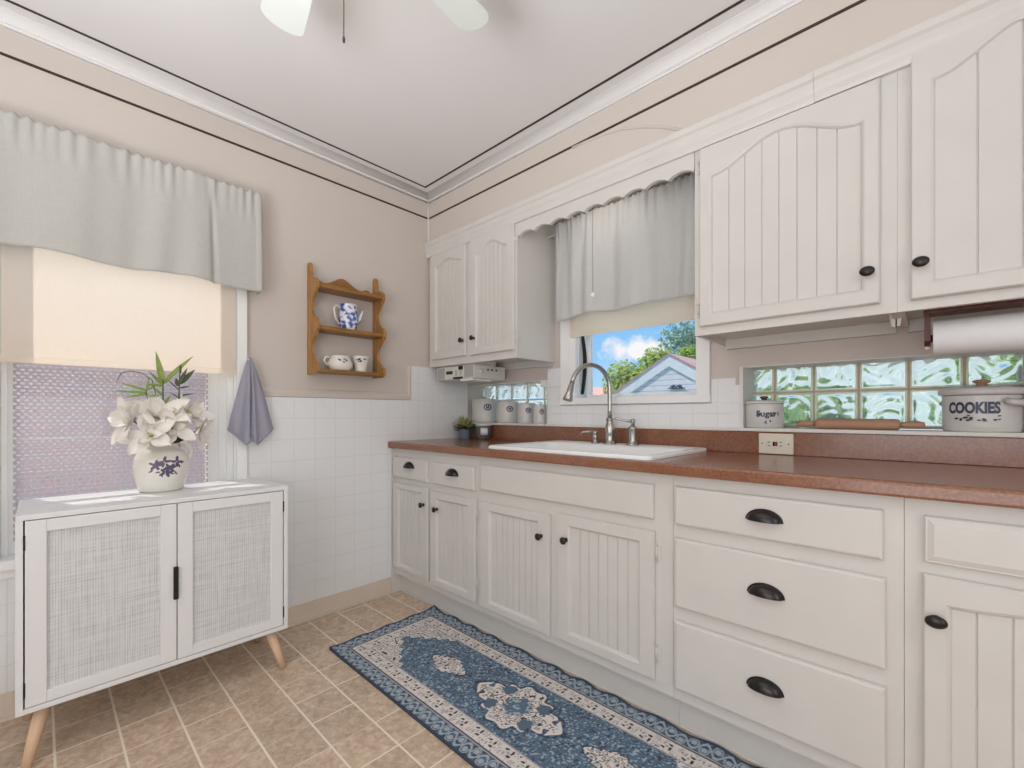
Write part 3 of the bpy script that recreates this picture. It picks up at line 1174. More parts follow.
# light above the sink, behind the scalloped board, with its pull cord
t = T('sink_light', 'small light fixture behind the scalloped board, its pull cord ending in a white ball', 'light fixture', (1.2, -.25, 2.18))
MB().box(1.02, -.285, 2.150, 1.40, -.235, 2.1795, .004).build('base', M['trimw'], t)
MB().tube([(1.04, -.26, 2.138), (1.38, -.26, 2.138)], .010, 12).build('tube', emit('warm_tube_glow', 'fff8f0', 9), t)
MB().tube([(1.178, -.222, 2.155), (1.178, -.215, 2.10), (1.178, -.212, 1.67)], .0014, 6).build('pull_cord', M['cord'], t)
MB().lathe([(0, -.013), (.008, -.010), (.012, 0), (.008, .010), (.003, .013), (0, .013)], (1.178, -.212, 1.66), 16).build('pull_ball', M['clear'], t)

# ================================================================== WHITE CABINET
t = T('storage_cabinet', 'white sideboard with woven cane doors and splayed wooden legs below the left window', 'cabinet', (.2, -1.73, 0))
cx0, cx1, cy0, cy1, cz0, cz1 = .02, .392, -2.113, -1.340, .172, .774
b = MB()
b.box(cx0, cy0, cz1 - .016, cx1, cy1, cz1, .002)
b.box(cx0, cy0, cz0, cx1, cy1, cz0 + .016, .002)
b.box(cx0, cy0, cz0 + .016, cx1, cy0 + .016, cz1 - .016, .001)
b.box(cx0, cy1 - .016, cz0 + .016, cx1, cy1, cz1 - .016, .001)
b.box(cx0, cy0 + .016, cz0 + .016, cx0 + .006, cy1 - .016, cz1 - .016)
b.box(cx0, -1.728, cz0 + .016, cx1 - .025, -1.716, cz1 - .016)
b.build('body', M['white'], t)
ym = -1.721
for (a0, a1) in ((cy0 + .0195, ym - .0015), (ym + .0015, cy1 - .0195)):
    z0_, z1_ = cz0 + .0185, cz1 - .0185
    fw = .046
    b = MB()
    xf = cx1 - .018
    b.box(xf, a0, z0_, cx1, a0 + fw, z1_, .002).box(xf, a1 - fw, z0_, cx1, a1, z1_, .002)
    b.box(xf, a0 + fw, z0_, cx1, a1 - fw, z0_ + fw - .01, .002).box(xf, a0 + fw, z1_ - fw + .008, cx1, a1 - fw, z1_, .002)
    o = b.build('door', M['white'], t)
    MB().box(xf + .004, a0 + fw - .003, z0_ + fw - .013, xf + .009, a1 - fw + .003, z1_ - fw + .011).build('cane_panel', M['cane'], o)
    hy = a0 - .0016 if a0 < -1.9 else a1 + .0016
    for hz in (.245, .69):
        MB().box(cx1 - .010, hy - .0022, hz - .022, cx1 + .002, hy + .0022, hz + .022).build('hinge', M['blackm'], o)
    if a0 < -1.9:
        b = MB().box(cx1 - .001, a1 - .010, .412, cx1 + .012, a1 + .004, .528, .002)
        b.build('handle', M['blackm'], o)
for fx_, fy_, tx_, ty_ in ((.372, -1.352, .335, -1.395), (.377, -2.092, .335, -2.055), (.05, -1.352, .085, -1.395), (.05, -2.092, .085, -2.055)):
    b = MB().tube([(tx_, ty_, cz0 - .012), ((tx_ + fx_) / 2, (ty_ + fy_) / 2, .085), (fx_, fy_, .0015)], [.019, .0165, .0125], 18)
    o = b.build('leg', M['beech'], t)
    MB().box(tx_ - .045, ty_ - .03, cz0 - .013, tx_ + .02, ty_ + .03, cz0, .003).build('mounting_block', M['beech'], o)

# ================================================================== JUG + FLOWERS
JC = Vector((.13, -1.727, .7745))
RIGHT = Vector((cos(TH), sin(TH), 0))
tocam = Vector((CAM.x - JC.x, CAM.y - JC.y, 0)).normalized()
side = Vector((-tocam.y, tocam.x, 0))      # to the right as the camera sees it
JS = .85
prof = [(.0, .002), (.075, .0), (.084, .006), (.092, .025), (.103, .065), (.107, .10), (.103, .13), (.088, .155), (.070, .172), (.064, .183), (.066, .192), (.070, .197), (.068, .199), (.062, .194), (.058, .18), (.07, .16), (.085, .14)]
t = T('jug', 'cream stoneware jug with plum flower motif holding white flowers on the sideboard', 'jug', JC)
# refined lathe
prof = [(a * JS, b) for a, b in prof]
pr = []
for i in range(len(prof) - 1):
    for k in range(12):
        u = k / 12
        pr.append((prof[i][0] * (1 - u) + prof[i + 1][0] * u, prof[i][1] * (1 - u) + prof[i + 1][1] * u))
pr.append(prof[-1])
mot = []
rj = random.Random(5)
for (cx_, cz_, n_) in ((-.030, .108, 5), (.012, .095, 6), (.036, .118, 4), (.0, .078, 5), (-.005, .120, 4)):
    for k in range(n_):
        a = 2 * PI * k / n_ + rj.uniform(-.3, .3)
        mot.append((cx_ + .012 * cos(a), cz_ + .011 * sin(a), a, .0105, .0052))
for k in range(9):
    mot.append((-.045 + k * .011, .085 + .018 * sin(k * 1.7), rj.uniform(0, 6), .008, .003))


def jugcol(p):
    d = p - JC
    f = d.x * tocam.x + d.y * tocam.y
    s = d.x * side.x + d.y * side.y - .012
    if f > .02:
        for mx, mz, a, la, lb in mot:
            du, dv = s - mx, d.z - mz
            u, v = du * cos(a) + dv * sin(a), -du * sin(a) + dv * cos(a)
            if (u / la) ** 2 + (v / lb) ** 2 < 1:
                return lin('5d5570')
    return lin('e6e2d8')


MB().lathe(pr, JC, 280).build('body', M['jugware'], t, colfn=jugcol)
hp = [JC + side * (.060 * JS + .002) + Vector((0, 0, .178)), JC + side * (.082 * JS + .002) + Vector((0, 0, .187)), JC + side * (.105 * JS + .002) + Vector((0, 0, .176)),
      JC + side * (.114 * JS + .002) + Vector((0, 0, .152)), JC + side * (.105 * JS + .002) + Vector((0, 0, .122)), JC + side * (.096 * JS + .002) + Vector((0, 0, .11))]
MB().tube(hp, [.008, .008, .0085, .0085, .008, .007], 10).build('handle', M['stonew'], t)


def frame_from(n):
    n = n.normalized()
    a = Vector((0, 0, 1)) if abs(n.z) < .9 else Vector((0, 1, 0))
    u = n.cross(a).normalized()
    return u, n.cross(u).normalized(), n


def petal(mb, c, d, n, L, W, curl):
    """petal from c along d with face normal n"""
    s = d.cross(n).normalized()

    def f(u, v):
        w = W * (max(0, sin(PI * (.10 + .87 * v) ** 1.15)) ** .8) * .5
        x = (u - .5) * 2
        cup = .25 * W * x * x
        return c + d * (L * v) + s * (x * w) + n * (curl * L * v * v + cup * (1 - v * .3) + .0025 * sin(x * 4 + v * 5) * v)
    mb.grid(f, 8, 10)


FG = 'white silk flowers in the jug'


def flower(c, face, R, np_, label, stem_to=True, open_=.45, seed=0):
    r = random.Random(seed)
    root = JC + Vector((0, 0, .15))
    t = T('white_flower', label, 'flower', c, FG)
    u, w, n = frame_from(face)
    mb = MB()
    for ring, (cnt, sc_, op) in enumerate(((np_, 1.0, open_), (3, .62, open_ + .7))):
        for k in range(cnt):
            a = 2 * PI * (k + ring * .5) / cnt + r.uniform(-.2, .2)
            d = (u * cos(a) + w * sin(a))
            dd = (d + n * op).normalized()
            nn = (n - d * op).normalized()
            petal(mb, c + d * .006, dd, nn, R * sc_ * r.uniform(.88, 1.1), R * sc_ * .62, r.uniform(-.25, .12))
    mb.build('petals', M['petal'], t, recalc=False)
    MB().lathe([(0, 0), (.010, .002), (.012, .010), (.007, .016), (0, .018)], c, 12).build('flower_heart', M['petalc'], t)
    mid = (root + c) / 2 + Vector((0, 0, .02))
    MB().tube([c - n * .004, mid, root], .003, 6).build('stem', M['leafd'], t)
    return t


def jp(px, py, off=0.0):
    """a point of the bouquet: off = metres towards the camera from the jug axis plane"""
    return onx(px, py, JC.x + off)


up = Vector((0, 0, 1))
flower(jp(160, 417, .03), tocam * .75 + up * .75, .105, 5, 'large open white silk flower topmost in the middle of the jug bouquet', open_=.55, seed=1)
flower(jp(151, 436, .09), tocam * .8 - side * .25 + up * .35, .090, 5, 'open white silk flower drooping over the front left rim of the jug', open_=.3, seed=2)
flower(jp(133, 421, .02), -side * .9 + tocam * .45 + up * .25, .100, 5, 'white silk flower reaching out on the left side of the jug bouquet', open_=.45, seed=3)
flower(jp(188, 415, .0), side * .7 + tocam * .5 + up * .5, .090, 5, 'white silk flower reaching up on the right side of the jug bouquet', open_=.5, seed=4)
flower(jp(199, 431, .04), side * .8 + tocam * .5 - up * .2, .070, 5, 'smaller white silk flower hanging right, beside the jug handle', open_=.35, seed=5)
flower(jp(172, 428, .08), tocam * .9 + side * .25 + up * .2, .080, 5, 'white silk flower facing the room at the bouquet centre, just above the rim', open_=.25, seed=6)


def leaf(mb, a, d, L, W, n):
    d = d.normalized()
    s = d.cross(n).normalized()
    nn = s.cross(d)

    def f(u, v):
        w = W * sin(PI * min(1, v * .93 + .07) ** .75) * .5
        x = (u - .5) * 2
        return a + d * (L * v) + s * (x * w) + nn * (.12 * W * x * x - .22 * L * v * v * .5)
    mb.grid(f, 4, 10)


def sprig(name, label, pts, leaves, mat, grp='greenery in the jug'):
    t = T(name, label, 'foliage', pts[0], grp)
    MB().tube(pts, [.0028] * (len(pts) - 1) + [.0015], 6).build('stem', M['stem'], t)
    mb = MB()
    for a, b_, W in leaves:
        d = b_ - a
        leaf(mb, a, d, d.length, W, (tocam + up * .3))
    mb.build('leaves', mat, t, recalc=False, solid=.0006)


base_ = JC + Vector((0, 0, .16))
sprig('leaf_sprig', 'bright green bamboo-like sprig rising tallest at the middle of the bouquet', [base_, jp(163, 415), jp(163, 390), jp(163, 378)],
      [(jp(163, 384), jp(156, 351), .022), (jp(164, 382), jp(193, 355), .018), (jp(163, 385), jp(150, 372, .03), .014), (jp(163, 384), jp(176, 372), .012), (jp(163, 396), jp(155, 388), .012), (jp(165, 403), jp(170, 396), .012), (jp(163, 386), jp(146, 384, .04), .012)], M['leafg'])
sprig('leaf_sprig', 'pale green sprig leaning left over the white flowers', [base_, jp(148, 415), jp(147, 398), jp(146, 390)],
      [(jp(147, 391), jp(120, 382), .011), (jp(147, 393), jp(114, 390), .012), (jp(147, 394), jp(126, 397), .010), (jp(147, 391), jp(149, 376), .010), (jp(148, 390), jp(160, 383), .008), (jp(149, 396), jp(160, 395, .02), .010)], M['leafg'])
sprig('leaf_sprig', 'dark-stemmed sprig with narrow leaves at the right of the bouquet', [base_, jp(179, 415), jp(179, 392), jp(180, 366)],
      [(jp(180, 384), jp(195, 369), .020), (jp(179, 384), jp(187, 368, .02), .014), (jp(178, 386), jp(176, 378), .016), (jp(180, 388), jp(190, 386), .008), (jp(179, 396), jp(195, 393), .007), (jp(179, 390), jp(166, 378), .005), (jp(179, 398), jp(170, 392), .005), (jp(180, 374), jp(181, 364), .008)], M['leafd'])
t = T('leaf_sprig', 'thin curling grey tendril arching out at the far left of the bouquet', 'foliage', base_, 'greenery in the jug')
MB().tube([base_, jp(160, 410), jp(152, 380), jp(142, 373), jp(130, 371), jp(121, 373), jp(116, 383)], [.002, .002, .0016, .0016, .0016, .0016, .0008], 6).build('stem', M['stem'], t)
t = T('leaf_cluster', 'dark green leaves tucked between flowers and jug rim', 'foliage', JC + Vector((0, 0, .19)), 'greenery in the jug')
mb = MB()
for a, b_ in (((165, 440), (163, 428)), ((166, 440), (176, 430)), ((168, 441), (186, 434)), ((172, 441), (185, 439)), ((160, 441), (152, 436)), ((166, 441), (170, 436))):
    leaf(mb, jp(*a, .06), jp(*b_, .09) - jp(*a, .06), (jp(*b_, .09) - jp(*a, .06)).length, .026, tocam + up * .4)
mb.build('leaves', M['leafd'], t, recalc=False, solid=.0006)

# ================================================================== TOWEL + HOOK
t = T('wall_hook', 'small white hook holding the grey towel beside the left window', 'hook', (.0, -1.385, 1.34))
MB().box(.0222, -1.395, 1.316, .026, -1.389, 1.344, .001).build('back_plate', M['trimw'], t)
MB().tube([(.025, -1.392, 1.338), (.044, -1.392, 1.330), (.050, -1.392, 1.334), (.051, -1.392, 1.342)], .0022, 8).build('prong', M['trimw'], t)


def tow(u, v):
    a = (u - .5) * 2
    w = .006 + .092 * v ** .85
    y = -1.384 + w * a * (1.0 if a < 0 else .98) + .006 * v
    drop = .345 + .075 * (1 - abs(abs(a) - .25) / .75) * v - .02 * (abs(a) < .06) * v
    z = 1.352 - drop * v - .006 * (1 - v)
    fold = .022 * (1 - abs(a)) * (1 - .2 * v) * min(1, v * 3)
    crease = -.026 * math.exp(-(a / .09) ** 2) * min(1, v * 2.5)
    x = .046 + fold + crease + .006 * sin(a * 9 + 1) * v
    return (x, y, z)


t = T('dish_towel', 'slate grey dish towel hanging in folds from the hook beside the left window', 'towel', (.05, -1.384, 1.35))
MB().grid(tow, 64, 40).build('cloth', M['towel'], t, solid=.003)
b = MB().grid(lambda u, v: (Vector(tow(u, .965 + .03 * v)) + Vector((.0022, 0, 0))), 64, 2)
b.build('hem', M['towel'], t, solid=.001)

# ================================================================== WALL SHELF
t = T('wall_shelf', 'golden oak wall shelf with scalloped sides mounted between window and cabinets', 'shelf', (0, -.9, 1.285))
SYL, SYR = -1.103, -.714


def sidepoly():
    pts = [(0.001, 1.288), (.10, 1.288), (.122, 1.30), (.124, 1.335)]
    for k in range(1, 10):            # concave scoop
        a = PI * k / 10
        pts.append((.120 - .068 * sin(a) ** .8, 1.335 + .165 * k / 10))
    pts += [(.110, 1.50), (.128, 1.515), (.130, 1.54), (.120, 1.565)]
    for k in range(1, 10):
        a = PI * k / 10
        pts.append((.112 - .062 * sin(a) ** .8, 1.565 + .145 * k / 10))
    pts += [(.104, 1.715), (.118, 1.725), (.120, 1.755), (.10, 1.775), (.06, 1.785), (.045, 1.80), (.044, 1.83), (.040, 1.855), (.026, 1.868), (.010, 1.866), (.001, 1.85)]
    return pts


for ys in (SYL, SYR - .014):
    MB().prism(sidepoly(), 'x', 0, 1)
    mb = MB()
    p = sidepoly()
    mb.prism([(q[0], q[1]) for q in p], 'y', ys, ys + .014)
    mb.build('side_panel', M['oakv'], t)
for zt, dp in ((1.752, .112), (1.535, .118)):
    MB().box(.001, SYL + .0142, zt - .022, dp, SYR - .0142, zt, .004).build('shelf_board', M['oak'], t)
MB().box(.001, SYL + .0142, 1.296, .118, SYR - .0142, 1.312, .004).build('shelf_board', M['oak'], t)
pts = [(SYL + .0142, 1.7522), (SYR - .0142, 1.7522)]
for k in range(41):
    u = 1 - k / 40
    z = 1.778 + .048 * math.exp(-((u - .48) / .17) ** 2) + .014 * math.exp(-((u - .1) / .06) ** 2) + .014 * math.exp(-((u - .88) / .06) ** 2)
    pts.append((SYL + .0142 + (SYR - SYL - .0284) * u, z))
MB().prism(pts, 'x', .001, .013).build('top_rail', M['oak'], t)


# blue and white teapot
def bluecol(p):
    q = p * 105
    v = sin(q.x * 1.1 + 2 * sin(q.z * .8)) * cos(q.z * 1.2 + sin(q.y * 1.3)) + .6 * sin(q.y * 1.9 + q.z * .7)
    if v > .45:
        return lin('4a5a9a')
    if v > .0:
        return lin('7f90c4')
    return lin('e3e6ef')


TC = Vector((.06, -.905, 1.5352))
t = T('teapot', 'small blue and white floral pitcher on the middle oak shelf', 'pitcher', TC)
pp = [(.0, .001), (.038, 0), (.040, .006), (.047, .03), (.052, .055), (.050, .08), (.044, .105), (.042, .12), (.046, .135), (.047, .14), (.043, .138), (.039, .12), (.041, .09)]
pr = []
for i in range(len(pp) - 1):
    for k in range(4):
        u = k / 4
        pr.append((pp[i][0] * (1 - u) + pp[i + 1][0] * u, pp[i][1] * (1 - u) + pp[i + 1][1] * u))
MB().lathe(pr, TC, 60).build('body', M['blueware'], t, colfn=bluecol)
Y_ = Vector((.15, 1, 0)).normalized()
MB().tube([TC - Y_ * .042 + up * .115, TC - Y_ * .065 + up * .132, TC - Y_ * .078 + up * .11, TC - Y_ * .068 + up * .06, TC - Y_ * .048 + up * .03], .0055, 8).build('handle', M['stonew'], t)
MB().tube([TC + Y_ * .042 + up * .045, TC + Y_ * .062 + up * .07, TC + Y_ * .074 + up * .105, TC + Y_ * .08 + up * .115], [.014, .011, .008, .008], 10).build('spout', M['blueware'], t, colfn=bluecol)

GC = Vector((.066, -.955, 1.3122))
t = T('creamer', 'low white creamer with side handle on the bottom oak shelf', 'creamer', GC)
MB().lathe([(.0, .001), (.045, 0), (.048, .004), (.058, .02), (.060, .04), (.050, .062), (.046, .072), (.049, .078), (.046, .078), (.043, .066), (.052, .04)], GC, 36, sx=1, sy=1.1).build('body', M['stonew'], t)
MB().tube([GC - Vector((0, .052, -.064)), GC - Vector((0, .078, -.070)), GC - Vector((0, .088, -.05)), GC - Vector((0, .074, -.028)), GC - Vector((0, .060, -.026))], .0055, 8).build('handle', M['stonew'], t)


def motif(parent, c, n, s, wid, hgt, mat, seed=1, R=None, cnt=9, ring=False):
    """small painted sprig: overlapping petal patches sitting on a curved face"""
    r = random.Random(seed)
    mb = MB()
    for k in range(cnt):
        ox, oz = r.uniform(-.5, .5) * wid, r.uniform(-.5, .5) * hgt
        ra, rb, an = wid * r.uniform(.09, .16), hgt * r.uniform(.13, .22), r.uniform(-.5, .5) + (PI if k % 2 else 0)
        if ring:
            q_ = 2 * PI * k / (cnt - 3)
            ox, oz, an = (.42 * wid * cos(q_), .42 * hgt * sin(q_), q_ + PI / 2) if k < cnt - 3 else ((k - cnt + 2) * .13 * wid, .08 * hgt * (1 - 2 * (k % 2)), 1.57)
            ra, rb = wid * .17, hgt * .10
        vs = []
        for q in range(10):
            a = 2 * PI * q / 10
            x, z = ra * cos(a), rb * sin(a)
            X, Z = ox + x * cos(an) - z * sin(an), oz + x * sin(an) + z * cos(an)
            back = (R - math.sqrt(max(0, R * R - X * X))) if R else 0
            vs.append(c + s * X + up * Z + n * (.0012 - back))
        mb.add(vs, [tuple(range(10))])
    return mb.build('painted_motif', mat, parent, recalc=False)


def dirs(c):
    n = Vector((CAM.x - c.x, CAM.y - c.y, 0)).normalized()
    return n, Vector((-n.y, n.x, 0))


n_, s_ = dirs(GC)
motif(t, GC + n_ * .058 + s_ * .012 + up * .05, n_, s_, .04, .018, M['blueink'], 3, .06)
UC = Vector((.07, -.838, 1.3122))
t = T('cup', 'small white footed cup with blue sprig beside the creamer on the bottom oak shelf', 'cup', UC)
MB().lathe([(.0, .001), (.03, 0), (.033, .004), (.031, .01), (.036, .04), (.043, .055), (.045, .078), (.048, .086), (.045, .086), (.041, .06), (.033, .03)], UC, 32).build('body', M['stonew'], t)
n_, s_ = dirs(UC)
motif(t, UC + n_ * .0445 + up * .062, n_, s_, .045, .018, M['blueink'], 4, .0455)

# ================================================================== UNDER-CABINET RADIO
t = T('radio', 'silver under-cabinet radio mounted below the corner wall cabinet', 'radio', (.26, -.2, 1.29))
b = MB().box(.075, -.318, 1.292, .428, -.055, 1.372, .004)
b.box(.09, -.30, 1.372, .41, -.12, 1.4015)
b.build('body', M['silver'], t)
MB().box(.085, -.3205, 1.296, .155, -.3175, 1.368).build('speaker_grille', M['greyp'], t)
MB().box(.345, -.3205, 1.300, .424, -.3175, 1.368).build('speaker_grille', M['greyp'], t)
MB().box(.172, -.3205, 1.325, .232, -.3175, 1.345).build('display', M['black'], t)
MB().box(.29, -.3205, 1.348, .330, -.3175, 1.370).build('cassette_slot', M['black'], t)
MB().box(.24, -.3205, 1.2935, .330, -.3175, 1.306).build('cassette_slot', M['black'], t)
for k in range(3):
    MB().box(.258, -.3225, 1.316 + k * .011, .276, -.3175, 1.322 + k * .011, .001).build('button', M['greyp'], t)
    MB().box(.300, -.3225, 1.316 + k * .011, .322, -.3175, 1.320 + k * .011, .001).build('button', M['greyp'], t)
MB().lathe([(.016, 0), (.016, .006), (.012, .008), (0, .008)], (.428, -.262, 1.331), 20, 'x').build('dial', M['silver'], t)
for y in (-.205, -.17, -.135):
    MB().lathe([(.006, 0), (.006, .004), (0, .004)], (.428, y, 1.347), 10, 'x').build('side_button', M['dark'], t)
MB().box(.30, -.315, 1.2795, .41, -.16, 1.2918, .004).build('lamp_lens', M['glosswhite'], t)

# ================================================================== CANISTERS etc.
CG = 'graduated canister row on the left ledge'


def canister(x, y, r, h, label, seed):
    c = Vector((x, y, 1.0222))
    t = T('canister', label, 'canister', c, CG)
    MB().lathe([(0, .001), (r * .94, 0), (r * .97, .004), (r, .02), (r, h * .85), (r * .98, h * .88), (r * .98, h * .9), (r * .9, h * .9)], c, 40).build('body', M['can'], t)
    o = MB().lathe([(r * 1.0, h * .9), (r * 1.03, h * .91), (r * 1.03, h * .945), (r * .95, h * .965), (r * .2, h * .985), (0, h * .985)], c, 40).build('lid', M['can'], t)
    MB().lathe([(r * .16, h * .985), (r * .13, h * 1.0), (r * .2, h * 1.03), (r * .12, h * 1.06), (0, h * 1.06)], c, 20).build('knob', M['can'], o)
    n, s = dirs(c)
    q = .22
    n, s = (n + s * q).normalized(), (s - n * q).normalized()
    motif(t, c + n * r + up * h * .62, n, s, r * .62, max(.034, h * .26), M['blueink'], seed, r, 13, True)
    return t


canister(.128, .052, .088, .168, 'largest canister of the white stoneware row on the left ledge, nearest the corner', 11)
canister(.345, .052, .072, .146, 'second largest stoneware canister on the left ledge, next to the biggest', 12)
canister(.512, .052, .058, .130, 'third stoneware canister on the left ledge, beside the smallest one', 13)
canister(.645, .028, .044, .116, 'smallest stoneware canister on the left ledge, nearest the sink window', 14)

PC = Vector((.125, -.128, .9168))
t = T('potted_succulent', 'small yellow-green succulent in a blue-grey pot in the countertop corner', 'potted plant', PC)
MB().lathe([(0, .001), (.036, 0), (.038, .004), (.046, .06), (.048, .066), (.043, .066), (.040, .05), (0, .05)], PC, 28).build('pot', M['potblue'], t)
r = random.Random(3)
for nm, mt, cnt, lo, hi in (('leaves', M['succ'], 34, .3, 1.3), ('dark_leaves', M['succd'], 26, -.12, .5)):
    mb = MB()
    for k in range(cnt):
        a = 2.4 * k
        el = lo + (hi - lo) * (k / cnt)
        d = Vector((cos(a) * cos(el), sin(a) * cos(el), sin(el)))
        if PC.x + d.x * .1 < .03:
            d.x = abs(d.x) * .3
        L = r.uniform(.055, .088) * (1.0 if nm == 'leaves' else .95)
        leaf(mb, PC + up * .066 + d * .01, d, L, .022, up if abs(d.z) < .9 else Vector((1, 0, 0)))
    mb.build(nm, mt, t, recalc=False, solid=.002)
KC = Vector((.262, -.085, .9168))
t = T('candle_jar', 'smoky grey candle jar with a pale label beside the succulent', 'candle', KC)
MB().lathe([(0, .001), (.044, 0), (.047, .004), (.049, .02), (.052, .085), (.050, .09), (.047, .088)], KC, 30).build('jar', M['candle'], t)
MB().lathe([(.048, .086), (.052, .088), (.052, .098), (.048, .102), (0, .102)], KC, 30).build('lid', M['silver'], t)
n_, s_ = dirs(KC)
n_, s_ = (n_ + s_ * .1).normalized(), (s_ - n_ * .1).normalized()
MB().grid(lambda u, v: KC + n_ * (.0515 * cos((u - .5) * .95)) + s_ * (.0515 * sin((u - .5) * .95)) + up * (.03 + .042 * v), 8, 2).build('label', M['label'], t, solid=.0006)


def lettering(parent, text, c, R, ang0, size, mat, sx=1, sy=1, bold=0.0, xs=1.0):
    """text wrapped round an upright (elliptic) body; ang0 is the bearing of the text centre"""
    cu = bpy.data.curves.new('lettering', 'FONT')
    cu.body = text
    cu.size = size
    cu.align_x = 'CENTER'
    cu.align_y = 'CENTER'
    cu.extrude = 0.0
    cu.offset = bold
    cu.resolution_u = 3
    tmp = bpy.data.objects.new('lettering', cu)
    COL.objects.link(tmp)
    bpy.context.view_layer.update()
    me = bpy.data.meshes.new_from_object(tmp.evaluated_get(bpy.context.evaluated_depsgraph_get()))
    bpy.data.objects.remove(tmp)
    mb = MB()
    vs = []
    for v in me.vertices:
        a = ang0 + v.co.x * xs / R
        vs.append(Vector((c.x + (R * sx + .001) * cos(a), c.y + (R * sy + .001) * sin(a), c.z + v.co.y)))
    mb.add(vs, [tuple(p.vertices) for p in me.polygons])
    bpy.data.meshes.remove(me)
    return mb.build('lettering', mat, parent, solid=.0008)


# sugar canister (right ledge)
SC = Vector((1.863, .045, 1.0222))
t = T('sugar_jar', 'small grey stoneware jar lettered Sugar at the left end of the right ledge', 'jar', SC)
R_ = .072
MB().lathe([(0, .001), (R_ * .95, 0), (R_, .006), (R_, .095), (R_ * .98, .1), (R_ * .9, .1)], SC, 44).build('body', M['can'], t)
o = MB().lathe([(R_, .1), (R_ * 1.04, .101), (R_ * 1.04, .109), (R_ * .9, .113), (.012, .117), (0, .117)], SC, 44).build('lid', M['can'], t)
MB().lathe([(.012, .117), (.010, .121), (.017, .127), (.012, .133), (0, .133)], SC, 20).build('knob', M['redwood'], o)
n_, s_ = dirs(SC)
a0 = math.atan2(n_.y, n_.x)
lettering(t, 'Sugar', SC + up * .058, R_, a0 + .12, .034, M['blueink'], bold=.001)
for q, (da, dz) in enumerate(((-.42, -.004), (.08, -.033), (.48, .002))):
    nn = Vector((cos(a0 + .12 + da), sin(a0 + .12 + da), 0))
    motif(t, SC + nn * R_ + up * (.058 + dz), nn, Vector((-nn.y, nn.x, 0)), .024, .018, M['blueink'], 20 + q, R_, 5)

# rolling pin
t = T('rolling_pin', 'wooden rolling pin lying on the right ledge before the glass blocks', 'rolling pin', (2.18, .0, 1.0222))
yc, zc = .015, 1.0425
MB().lathe([(0, -.125), (.014, -.125), (.0195, -.118), (.020, -.11), (.020, .11), (.0195, .118), (.014, .125), (0, .125)], (2.175, yc, zc), 24, 'x').build('barrel', M['rollpin'], t)
for s in (-1, 1):
    MB().lathe([(.0, s * .125), (.008, s * .126), (.010, s * .135), (.0135, s * .15), (.0135, s * .172), (.009, s * .188), (0, s * .19)], (2.175, yc, zc), 18, 'x').build('handle', M['rollpin'], t)

# cookie crock
CC = Vector((2.499, .052, 1.0222))
RX_, EY = .124, .78
t = T('cookie_jar', 'wide grey stoneware crock lettered COOKIES on the right ledge', 'jar', CC)
MB().lathe([(0, .001), (.088, 0), (.091, .004), (.093, .02), (.094, .112), (.0935, .118), (.085, .118)], CC, 64, sy=EY).build('body', M['can'], t)
o = MB().lathe([(.0945, .119), (.102, .121), (.104, .128), (.102, .138), (.092, .143), (.05, .149), (.026, .152), (0, .152)], CC, 64, sy=EY).build('lid', M['can'], t)
MB().lathe([(.014, .151), (.012, .156), (.021, .162), (.022, .166), (.014, .170), (0, .170)], CC, 24).build('knob', M['rollpin'], o)
for s in (1, -1):
    hd = Vector((s * cos(-.78), s * sin(-.78) * EY, 0))
    hs = Vector((-hd.y, hd.x, 0)).normalized()
    MB().tube([CC + hd * .09 - hs * .026 + up * .100, CC + hd * .108 - hs * .022 + up * .094, CC + hd * .116 + up * .092, CC + hd * .108 + hs * .022 + up * .094, CC + hd * .09 + hs * .026 + up * .100], [.010, .010, .011, .010, .010], 12).build('handle', M['can'], t)
lettering(t, 'COOKIES', CC + up * .076, .094, -PI / 2 - .27, .048, M['blueink'], sy=EY, bold=.0022, xs=.62)
for q, (da, dz) in enumerate(((-.35, -.027), (.05, -.028), (.40, -.026))):
    a = -PI / 2 - .22 + da
    c_ = CC + Vector((.0947 * cos(a), .0947 * EY * sin(a), (.072 + dz)))
    nn = Vector((cos(a) * EY, sin(a), 0)).normalized()
    motif(t, c_, nn, Vector((-nn.y, nn.x, 0)), .040, .016, M['blueink'], 30 + q, .12, 6)

# outlet
t = T('wall_outlet', 'ivory electrical outlet plate with red and black buttons on the backsplash', 'outlet', (1.922, -.021, .96))
MB().box(1.861, -.0265, .919, 1.984, -.0207, 1.001, .002).build('cover_plate', M['ivory'], t)
MB().box(1.888, -.0285, .941, 1.955, -.0265, .978, .001).build('receptacle', M['ivory'], t)
for x in (1.899, 1.941):
    for z in (.952, .966):
        MB().box(x - .004, -.0292, z - .0015, x + .004, -.0284, z + .0015).build('slot', M['blackm'], t)
MB().box(1.9125, -.0300, .951, 1.9205, -.0284, .968).build('test_button', M['blackm'], t)
MB().box(1.9215, -.0300, .951, 1.9295, -.0284, .968).build('reset_button', M['redbtn'], t)
for x in (1.873, 1.968):
    MB().lathe([(.003, 0), (.003, .001), (0, .001)], (x, -.0265, .96), 8, 'y').build('screw', M['steel'], t)

